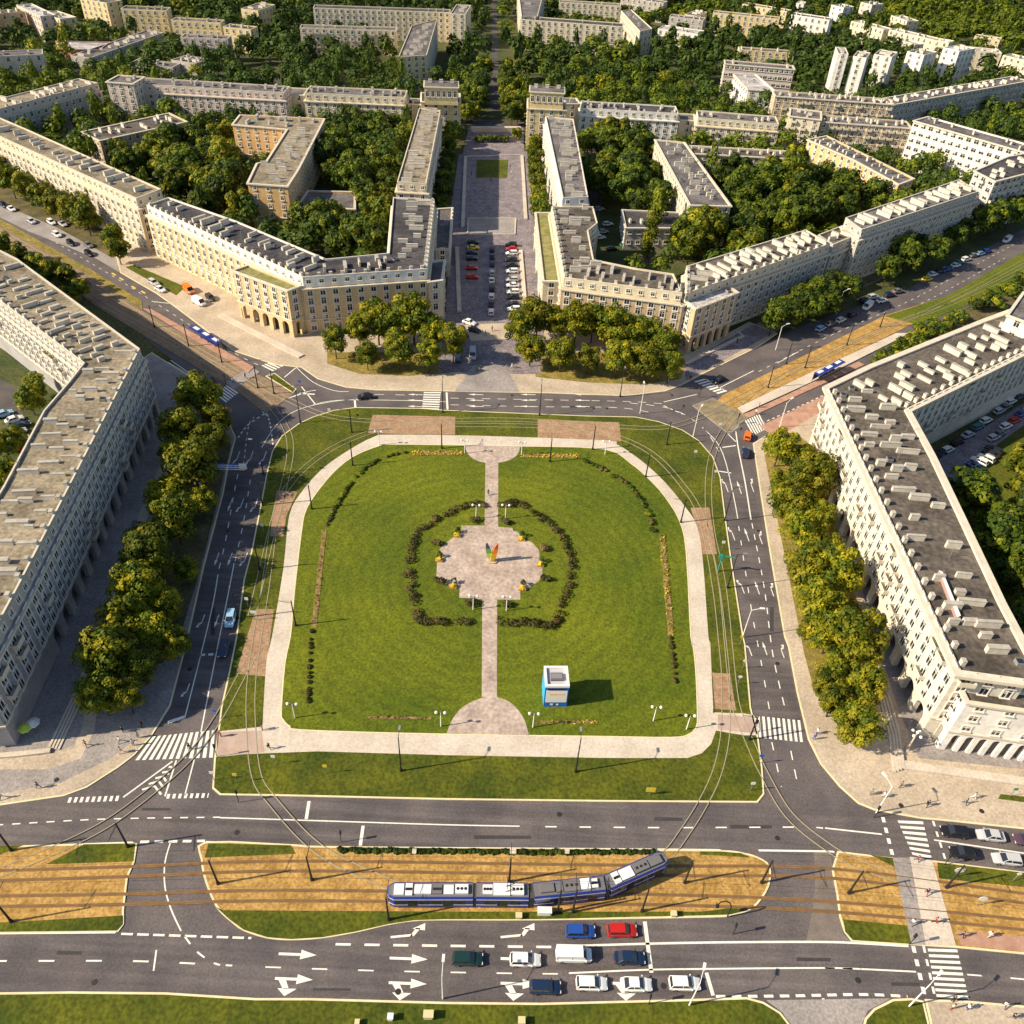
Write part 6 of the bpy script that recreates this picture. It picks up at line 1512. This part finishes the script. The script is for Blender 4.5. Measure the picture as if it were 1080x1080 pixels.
for p, sx, sy, sz, m_, lab in (((574, 963), 2.4, 1.0, 1.3, M_WMETAL, 'white control cabinet under the middle of the long tram'), ((547, 967), 1.0, .8, .8, M_YEL, 'small yellowish cabinet left of the white one'), ((710, 965), .9, .8, .8, M_YEL, 'small yellowish cabinet right of the tram front'), ((437, 899), .6, .8, .5, M_PATH, 'pale stone cover left on the dark leafy strip'), ((541, 899), 1.0, .9, .6, M_PATH, 'pale stone cover midway on the dark leafy strip'), ((598, 899), .7, .8, .5, M_PATH, 'pale stone cover right on the dark leafy strip'),
                               ((452, 1072), 1.5, 1.0, 1.2, M_YEL, 'yellow cabinet on the south verge'), ((550, 1078), 1.0, .9, 1.0, M_YEL, 'pale cabinet on the south verge at bottom edge'), ((412, 1074), .8, .8, 1.0, M_WMETAL, 'white cabinet on the south verge beside poles'), ((377, 1079), .6, .6, .7, M_YEL, 'tiny yellow cabinet on the south verge')):
    cabinet(p, sx * .8, sy * .8, sz * .8, M_CABY if m_ is M_YEL else m_, lab)

# ------------------------------------------------------------------ the square: kiosk, monument, hedges, beds
kz = 5.4
K = [G(574, 705, kz), G(599.5, 705, kz), G(600, 726, kz), G(575, 726, kz)]
kc = ((K[0][0] + K[2][0]) / 2, (K[0][1] + K[2][1]) / 2)
kw_ = math.hypot(K[3][0] - K[2][0], K[3][1] - K[2][1]); kd = math.hypot(K[0][0] - K[3][0], K[0][1] - K[3][1])
ka = math.atan2(K[2][1] - K[3][1], K[2][0] - K[3][0])
M_KBLUE = mat('kiosk_blue', (.01, .16, .62), .4); M_KLB = mat('kiosk_light_blue', (.05, .42, .72), .4); M_POST = mat('poster_white', (.84, .82, .76), .5); M_PORA = mat('poster_orange', (.85, .38, .10), .5)
ko = thing('kiosk', 'blue and white kiosk with poster front standing on the lawn', 'kiosk', (kc[0], kc[1], .19), ka)
g = MB(); g.box((0, 0, kz / 2), (kw_, kd, kz), M_KBLUE); link('body', g.mesh('body'), ko)
g = MB(); g.box((-kw_ / 2 - .03, 0, kz / 2), (.05, kd - .1, kz - .1), M_KLB); link('side_panel', g.mesh('side_panel'), ko)
g = MB()
for q in ((0, -kd / 2 + .15, kw_, .4), (0, kd / 2 - .15, kw_, .4)): g.box((q[0], q[1], kz + .25), (q[2] + .1, q[3], .5), M_TWHITE)
for s_ in (-1, 1): g.box((s_ * (kw_ / 2 - .15), 0, kz + .25), (.4, kd - .7, .5), M_TWHITE)
g.box((0, 0, kz + .05), (kw_ - .7, kd - .7, .1), mat('kiosk_roof', (.52, .48, .52), .7)); link('roof', g.mesh('roof'), ko)
g = MB(); g.box((0, -.1, kz + .35), (kw_ * .52, kd * .35, .5), M_TGREY); g.box((0, -.1, kz + .62), (kw_ * .46, kd * .22, .05), M_GREY); link('roof_hatch', g.mesh('roof_hatch'), ko)
g = MB(); g.box((0, -kd / 2 - .04, 2.95), (kw_ * .9, .06, 3.3), M_POST); link('poster', g.mesh('poster'), ko)
g = MB()
for k, (xx, ww) in enumerate(((-.9, .5), (-.2, .7), (.55, .5), (1.2, .4))): g.box((xx, -kd / 2 - .08, 3.55), (ww, .02, .28), M_PORA)
link('poster_print', g.mesh('poster_print'), ko)
g = MB(); g.box((0, -kd / 2 - .05, 4.95), (kw_ * .78, .08, .45), M_GLASSD); link('window', g.mesh('window'), ko)
g = MB(); g.box((-.7, -kd / 2 - .04, .65), (.5, .04, .4), M_TWHITE); g.tube((.35, -kd / 2 - .02, .6), (.35, -kd / 2 - .06, .6), .22, .22, M_TWHITE, 10); link('logo', g.mesh('logo'), ko)

# monument: two leaning coloured flames
x0_, y0_ = G(518.5, 592, .2)
mo = thing('monument', 'small monument of two leaning coloured fins in centre of the plaza', 'monument', (x0_, y0_, .21))
MC = [mat('fin_white', (.82, .82, .70), .5), mat('fin_lime', (.55, .66, .06), .5), mat('fin_green', (.16, .42, .10), .5), mat('fin_dark', (.08, .10, .16), .5)]
MC2 = [mat('fin_yellow', (.85, .58, .03), .5), mat('fin_amber', (.85, .42, .02), .5), mat('fin_orange', (.80, .26, .02), .5), mat('fin_red', (.55, .12, .04), .5)]
for side, mm in ((-1, MC), (1, MC2)):
    g = MB(); N = 12
    prev = None
    for k in range(N + 1):
        t = k / N; zz = 5.0 * t; xc = side * (.2 + .95 * t ** 1.4); wd = .48 * math.sin(PI * (0.12 + .83 * t)) + .08; dp = .5 * (1 - t * .5)
        cur = [(xc - wd, -dp, zz), (xc + wd, -dp * .6, zz), (xc + wd * .8, dp, zz), (xc - wd, dp, zz)]
        if prev:
            for q in range(4):
                r_ = (q + 1) % 4
                g.face([prev[q], prev[r_], cur[r_], cur[q]], mm[min(3, int(t * 4 - 1e-6))])
        prev = cur
    g.face(prev, mm[3]); link('fin', g.mesh('fin'), mo)
g = MB(); g.prism(smooth([(-.9, -.7), (.9, -.7), (1.0, .6), (-1.0, .6)], 3, True), 0, .25, M_PLAZA); link('plinth', g.mesh('plinth'), mo)

def hedge(px, w_, h_, label, group=None, leaf=.2, dens=64, mm=(None,), gappy=0.0, name='hedge', cat='hedge'):
    c = GL(smooth(px, 4)) if len(px) > 2 else GL(px)
    org = (c[0][0], c[0][1], .2); g = MB(); rr = random.Random(len(px) * 7 + int(px[0][0]))
    for a, b in zip(c, c[1:]):
        L = math.hypot(b[0] - a[0], b[1] - a[1]); n = max(1, int(L / (w_ * .6)))
        for k in range(n):
            if rr.random() < gappy: continue
            t = (k + rr.random()) / n
            x = a[0] + (b[0] - a[0]) * t + rr.uniform(-.25, .25) * w_; y = a[1] + (b[1] - a[1]) * t + rr.uniform(-.25, .25) * w_
            leaf_quads(g, (x, y, .2 + h_ * .45), w_ * rr.uniform(.38, .6), dens, leaf, rr.choice(mm), squash=h_ / w_ * .9, rnd=rr)
    o = link(name, g.mesh(name, org), None, org); tag(o, label, cat, group)
HM = (M_HEDGE,)
hedge(z6([(485, 205), (420, 195), (350, 210), (250, 260), (150, 312), (70, 382), (30, 460), (14, 540), (12, 650), (30, 780), (60, 900), (90, 940), (170, 945), (250, 940), (430, 938)]), 2.0, .85, 'dark curved hedge enclosing the left half of the monument plaza', mm=HM)
hedge(z6([(598, 205), (650, 192), (700, 197), (770, 232), (880, 312), (950, 372), (1000, 450), (1030, 560), (1030, 680), (995, 800), (955, 920), (915, 960), (850, 968), (750, 950), (590, 942)]), 2.0, .85, 'dark curved hedge enclosing the right half of the monument plaza', mm=HM)
hedge([(357, 897.5), (440, 898.5), (530, 899.5), (600, 899.5), (690, 899)], .8, .28, 'long dark leafy strip along the upper edge of the central tram bed', mm=(L_DARK,))  # thin low line of dark leaves beside the kerb
hedge([(613, 486), (643, 500), (667, 517), (683, 540), (690, 564)], 1.3, .7, 'low broken hedge along the northeast lawn edge', mm=(M_HEDGE, L_DARK, L_GREEN), gappy=.15)
hedge([(432, 477), (405, 483), (388, 493), (372, 508), (358, 530), (344, 556)], 0.9, .5, 'low broken hedge along the northwest lawn edge', mm=(M_HEDGE, L_GREEN), gappy=.3)
hedge([(706, 672), (710, 700), (712, 728)], .7, .5, 'sparse low hedge below the long yellow bed', mm=(M_HEDGE,), gappy=.3)
hedge([(330, 665), (327, 700), (326, 742)], .7, .3, 'sparse dry hedge below the long brown bed', mm=(M_HEDGE,), gappy=.4)
FL = (M_FLOW,)
def bed(px, mats_, label, h_=.35):
    p = GL(px); org = (p[0][0], p[0][1], .19); g = MB(); g.prism([(q[0], q[1]) for q in p], .19, .25, M_DIRTBED)
    xs = [q[0] for q in p]; ys = [q[1] for q in p]; rr = random.Random(int(px[0][0])); A_ = abs(area2(p)) / 2
    for _ in range(int(A_ * 11)):
        q = (rr.uniform(min(xs), max(xs)), rr.uniform(min(ys), max(ys)))
        if inside(q, p): leaf_quads(g, (q[0], q[1], .3), .3, 5, .13, rr.choice(mats_), rnd=rr)
    o = link('flower_bed', g.mesh('flower_bed', org), None, org); tag(o, label, 'flower bed')
bed([(435, 476), (488, 476.5), (488, 480.5), (435, 480.5)], [M_FLOW, M_FLOW, L_GOLD], 'yellow flower bed left of the north half round')
bed([(549, 479.5), (611, 479.5), (611, 483.5), (549, 483)], [M_FLOW, M_FLOW, L_GOLD], 'yellow flower bed right of the north half round')
bed([(695.5, 565), (701, 565), (711, 671), (704.5, 672)], [M_FLOW, L_GOLD, L_YEL], 'long yellow flower bed on the east side of the lawn')
bed([(340, 560), (344.5, 560), (334, 663), (328.5, 663)], [L_YEL, M_DIRTBED, M_HEDGE], 'long brown faded bed on the west side of the lawn')
bed([(565, 761), (630, 761), (630, 764), (565, 764)], [M_FLOW, M_HEDGE, L_GREEN], 'thin sparse flower bed in front of the kiosk')
bed([(388, 756), (455, 757), (455, 759.5), (388, 758.5)], [M_HEDGE, M_DIRTBED, L_GREEN], 'thin bare flower bed left of the south half round')
for p, lab in (((482, 565), 'upper left'), ((550, 569), 'upper right'), ((463, 591), 'left'), ((570, 596), 'right'), ((478, 619), 'lower left'), ((551, 621), 'lower right')):
    x, y = G(*p, .3); o = thing('flower_planter', 'yellow flower planter with small dark shrub at the %s of the plaza' % lab, 'planter', (x, y, .21), 0, 'yellow planters round the plaza')
    g = MB(); g.box((0, 0, .2), (1.5, 1.1, .4), mat('planter_wood', (.45, .28, .06), .8)); link('planter_box', g.mesh('planter_box'), o)
    g = MB(); leaf_quads(g, (0, 0, .55), .62, 60, .17, M_FLOW, squash=.6); link('flowers', g.mesh('flowers'), o)
    g = MB(); leaf_quads(g, (.1, 1.1, .8), .6, 50, .22, L_DARK, squash=1.2); link('shrub', g.mesh('shrub'), o)
for p, lab in (((502, 548.5), 'beside the upper left globe lamp'), ((533.5, 550), 'beside the upper right globe lamp'), ((461, 573), 'at the upper left edge of the plaza'), ((574, 578), 'at the upper right edge of the plaza'), ((463, 612), 'at the lower left edge of the plaza'), ((577, 610), 'at the right edge of the plaza'), ((497, 636), 'beside the lower left globe lamp'), ((536, 637), 'beside the lower right globe lamp')):
    x, y = G(*p, .6); g = MB()
    for q in range(5): leaf_quads(g, (random.uniform(-.8, .8), random.uniform(-.5, .5), .55), .7, 34, .24, random.choice(HM), squash=.8)
    o = link('round_shrub', g.mesh('round_shrub'), None, (x, y, .2)); tag(o, 'dark round shrub ' + lab, 'shrub', 'dark shrubs round the plaza')

# ------------------------------------------------------------------ people
SK = mat('skin', (.52, .33, .23), .7); CL = [mat('cloth_' + n_, c_, .9) for n_, c_ in (('white', (.75, .74, .72)), ('black', (.02, .02, .025)), ('red', (.45, .05, .04)), ('blue', (.05, .10, .35)), ('beige', (.50, .40, .28)), ('grey', (.18, .18, .2)), ('denim', (.06, .09, .18)))]
CN = ['white', 'black', 'red', 'blue', 'beige', 'grey', 'denim']
def body_base(stride):
    V = [(0, 0, .95), (0, 0, 1.18), (0, 0, 1.40), (0, 0, 1.50), (.02, 0, 1.62), (.02, 0, 1.74)]
    Rr = [.15, .14, .16, .065, .095, .07]
    E_ = [(0, 1), (1, 2), (2, 3), (3, 4), (4, 5)]
    for s_ in (-1, 1):
        f = stride * s_
        b = len(V)
        V += [(0, .10 * s_, .86), (.55 * f * .5 + .03, .11 * s_, .48), (f * .55 - (.06 if f < 0 else 0), .11 * s_, .09 + (.05 if f < 0 else 0)), (f * .55 + .14, .12 * s_, .05 + (.02 if f < 0 else 0))]
        Rr += [.11, .075, .05, .045]; E_ += [(0, b), (b, b + 1), (b + 1, b + 2), (b + 2, b + 3)]
        b = len(V)
        V += [(0, .20 * s_, 1.40), (-.14 * f, .25 * s_, 1.13), (-.30 * f + .06, .25 * s_, .90), (-.32 * f + .09, .25 * s_, .82)]
        Rr += [.075, .05, .036, .04]; E_ += [(2, b), (b, b + 1), (b + 1, b + 2), (b + 2, b + 3)]
    me = bpy.data.meshes.new('person'); me.from_pydata(V, E_, [])
    o = bpy.data.objects.new('tmp', me); COL.objects.link(o)
    md = o.modifiers.new('skin', 'SKIN')
    for i, r_ in enumerate(Rr): me.skin_vertices[0].data[i].radius = (r_, r_)
    me.skin_vertices[0].data[0].use_root = True
    sd = o.modifiers.new('sub', 'SUBSURF'); sd.levels = 1; sd.render_levels = 1
    dg = bpy.context.evaluated_depsgraph_get(); dg.update()
    out = bpy.data.meshes.new_from_object(o.evaluated_get(dg))
    bpy.data.objects.remove(o); return out
BB = [body_base(0.0), body_base(.62)]
hm = MB(); hm.ball((0, 0, 0), .118, mat('hair', (.04, .025, .015), .8), 10); HAIR = hm.mesh('hair')
PME = {}
def person(p, pose, top, bot, deg, label, group=None, z=.16):
    key = (pose, top, bot)
    if key not in PME:
        me = BB[pose].copy(); me.name = 'person'; me.materials.clear()
        for m_ in (SK, CL[top], CL[bot], M_BLACK): me.materials.append(m_)
        for pl in me.polygons:
            c = pl.center
            arm = abs(c.y) > .19 and c.z < 1.12
            pl.material_index = 3 if c.z < .10 else (0 if (c.z > 1.47 or arm) else (1 if c.z > .93 else 2)); pl.use_smooth = True
        PME[key] = me
    x, y = G(p[0], p[1], z)
    o = link('person', PME[key], None, (x, y, z), math.radians(deg)); tag(o, label, 'person', group)
    link('hair', HAIR, o, (0, 0, 1.70))
PP = [((130, 772), 0, 1, 6, 'standing by the west zebra crossing in a black top, left of the group'), ((150, 766), 1, 1, 1, 'all in black walking up behind the group at the west crossing'), ((146, 778), 0, 4, 6, 'in a beige top in the group at the west crossing'), ((127, 783), 1, 0, 5, 'in a white top at the left of the group at the west crossing'), ((141, 786), 0, 0, 6, 'in a white top nearest the zebra bars at the west crossing'), ((128, 794), 1, 4, 4, 'in beige clothes at the lower edge of the west group'),
      ((91, 787), 1, 4, 1, 'in a beige top alone on the southwest pavement'), ((41, 831), 1, 5, 6, 'in grey near the kerb at the lower left'), ((2, 842), 1, 0, 6, 'in a white top at the left picture edge'), ((200, 790), 1, 1, 1, 'in black crossing the west zebra'), ((233, 777), 0, 2, 6, 'in a red top at the island end of the west zebra'), ((284, 790), 1, 1, 5, 'in a black top on the ring path near the west crossing'), ((277, 770), 0, 2, 1, 'in a red top at corner of the ring path'),
      ((515, 522), 1, 5, 1, 'walking alone on the lawn walk above the monument'), ((861, 774), 0, 0, 3, 'in white and blue beside the east tree belt'), ((858, 780), 0, 3, 5, 'in a blue top beside the east tree belt'), ((931, 841), 1, 0, 4, 'in a white top near the kerb lamp on the southeast pavement'), ((977, 850), 1, 1, 1, 'in black with a long shadow on the southeast pavement'), ((1026, 842), 1, 0, 0, 'in white clothes on the southeast pavement'), ((949, 830), 1, 5, 1, 'in grey in the middle of the southeast pavement'), ((1017, 848), 1, 5, 6, 'in grey walking towards the white figure'), ((918, 838), 0, 5, 5, 'in grey at the kerb before the southeast crossing'),
      ((976, 943), 1, 1, 2, 'in black on the light path between the tracks'), ((985, 973), 1, 2, 1, 'in a red top low on the light path'), ((961, 975), 1, 0, 5, 'in a white top on the grey cycle strip'), ((1013, 988), 1, 1, 1, 'in black on the red tram stop paving'), ((1042, 988), 1, 0, 4, 'in white on the red tram stop paving'), ((1003, 1064), 0, 0, 2, 'in a white top waiting left at the south end of the crossing'), ((1019, 1064), 0, 0, 3, 'in a white top waiting right at the south end of the crossing'), ((1058, 1062), 1, 0, 6, 'in a white top on the southeast corner pavement'), ((1066, 1074), 1, 1, 5, 'in a black top at the lower right corner'), ((1004, 1056), 0, 1, 1, 'in black just stepping off the south crossing'), ((966, 908), 1, 2, 6, 'in a red top at the upper end of the light path'),
      ((503, 392), 1, 1, 1, 'in black at the avenue mouth, left of a pair'), ((507, 391), 1, 1, 6, 'in a black top at the avenue mouth, right of a pair'), ((540, 388), 1, 0, 0, 'all in white at the avenue mouth'), ((519, 349), 1, 5, 1, 'on the pale crossing strip of the avenue'), ((512, 354), 1, 5, 5, 'in grey low on the pale crossing strip'), ((497, 185), 0, 1, 1, 'in black beside the green avenue bed on its left'), ((538, 178), 0, 1, 2, 'in a black top right of the green avenue bed'), ((539, 184), 0, 0, 1, 'in a white top right of the green avenue bed'), ((518, 191), 1, 2, 1, 'in a red top below the green avenue bed'), ((531, 152), 0, 1, 1, 'in black at the upper end of the avenue'), ((519, 155), 1, 5, 1, 'in grey at the upper end of the avenue'), ((514, 247), 1, 5, 1, 'in grey at the pale court of the avenue'),
      ((777, 362), 1, 1, 1, 'in black beside the northeast arcaded pavilion'), ((343, 371), 0, 0, 0, 'in white under the northwest trees'), ((704, 404), 0, 0, 5, 'in a white top under the end of the northeast trees'), ((728, 401), 0, 1, 1, 'in black at the northeast zebra crossing'), ((800, 430), 0, 2, 5, 'in a red top on the northeast platform'), ((797, 437), 0, 0, 6, 'in a white top on the northeast platform'), ((259, 399), 1, 1, 1, 'in black on the northwest crossing path'), ((246, 404), 1, 0, 6, 'in a white top on the northwest crossing path')]
for i, (p, po, t_, b_, lab) in enumerate(PP): person(p, po, t_, b_, (i * 77) % 360, 'person ' + lab)
# parasols by the arcades
def parasol(p, colour, label):
    x, y = G(*p, .2); o = thing('parasol', label, 'parasol', (x, y, .16))
    g = MB(); g.tube((0, 0, 0), (0, 0, 2.7), .05, .04, M_GREY, 6); link('pole', g.mesh('pole'), o)
    g = MB(); N = 8
    for k in range(N):
        a0, a1 = 2 * PI * k / N, 2 * PI * (k + 1) / N
        g.face([(0, 0, 2.75), (1.1 * math.cos(a0), 1.1 * math.sin(a0), 2.2), (1.1 * math.cos(a1), 1.1 * math.sin(a1), 2.2)], colour); g.face([(1.1 * math.cos(a1), 1.1 * math.sin(a1), 2.0), (1.1 * math.cos(a1), 1.1 * math.sin(a1), 2.2), (1.1 * math.cos(a0), 1.1 * math.sin(a0), 2.2), (1.1 * math.cos(a0), 1.1 * math.sin(a0), 2.0)], colour)
    link('canopy', g.mesh('canopy'), o)
parasol((31, 775), mat('canvas_lime', (.55, .70, .10), .8), 'lime green parasol at the corner of the west block')
parasol((39, 770), mat('canvas_white', (.75, .75, .72), .8), 'white parasol at the corner of the west block')
# five globe candelabra at the east pavilion
A = G(957, 790, .2); o = thing('candelabra_lamp', 'pale candelabra lamp with five white globes by the east arcade', 'lamp', (A[0], A[1], .16))
g = MB(); g.tube((0, 0, 0), (0, 0, 4.6), .2, .1, M_PATH, 8); g.tube((0, 0, 0), (0, 0, .8), .45, .3, M_PATH, 8); link('pole', g.mesh('pole'), o)
link('globe', GLOBE, o, (0, 0, 5.0))
for k in range(4): link('globe', GLOBE, o, (.8 * math.cos(k * PI / 2 + .6), .8 * math.sin(k * PI / 2 + .6), 4.6))
# long rooflight on the east block
zt = 17.6; P4 = GL([(990, 602), (994, 604), (1013, 650), (1009, 652)], 18.2)
g = MB(); g.prism(P4, zt - .05, 18.4, mat('rooflight_red', (.42, .26, .23), .6), M_TWHITE)
o = link('rooflight', g.mesh('rooflight')); tag(o, 'long narrow reddish rooflight on the roof of the east block', 'rooflight')

print('TREES', NT[0], len(TREEPOS))
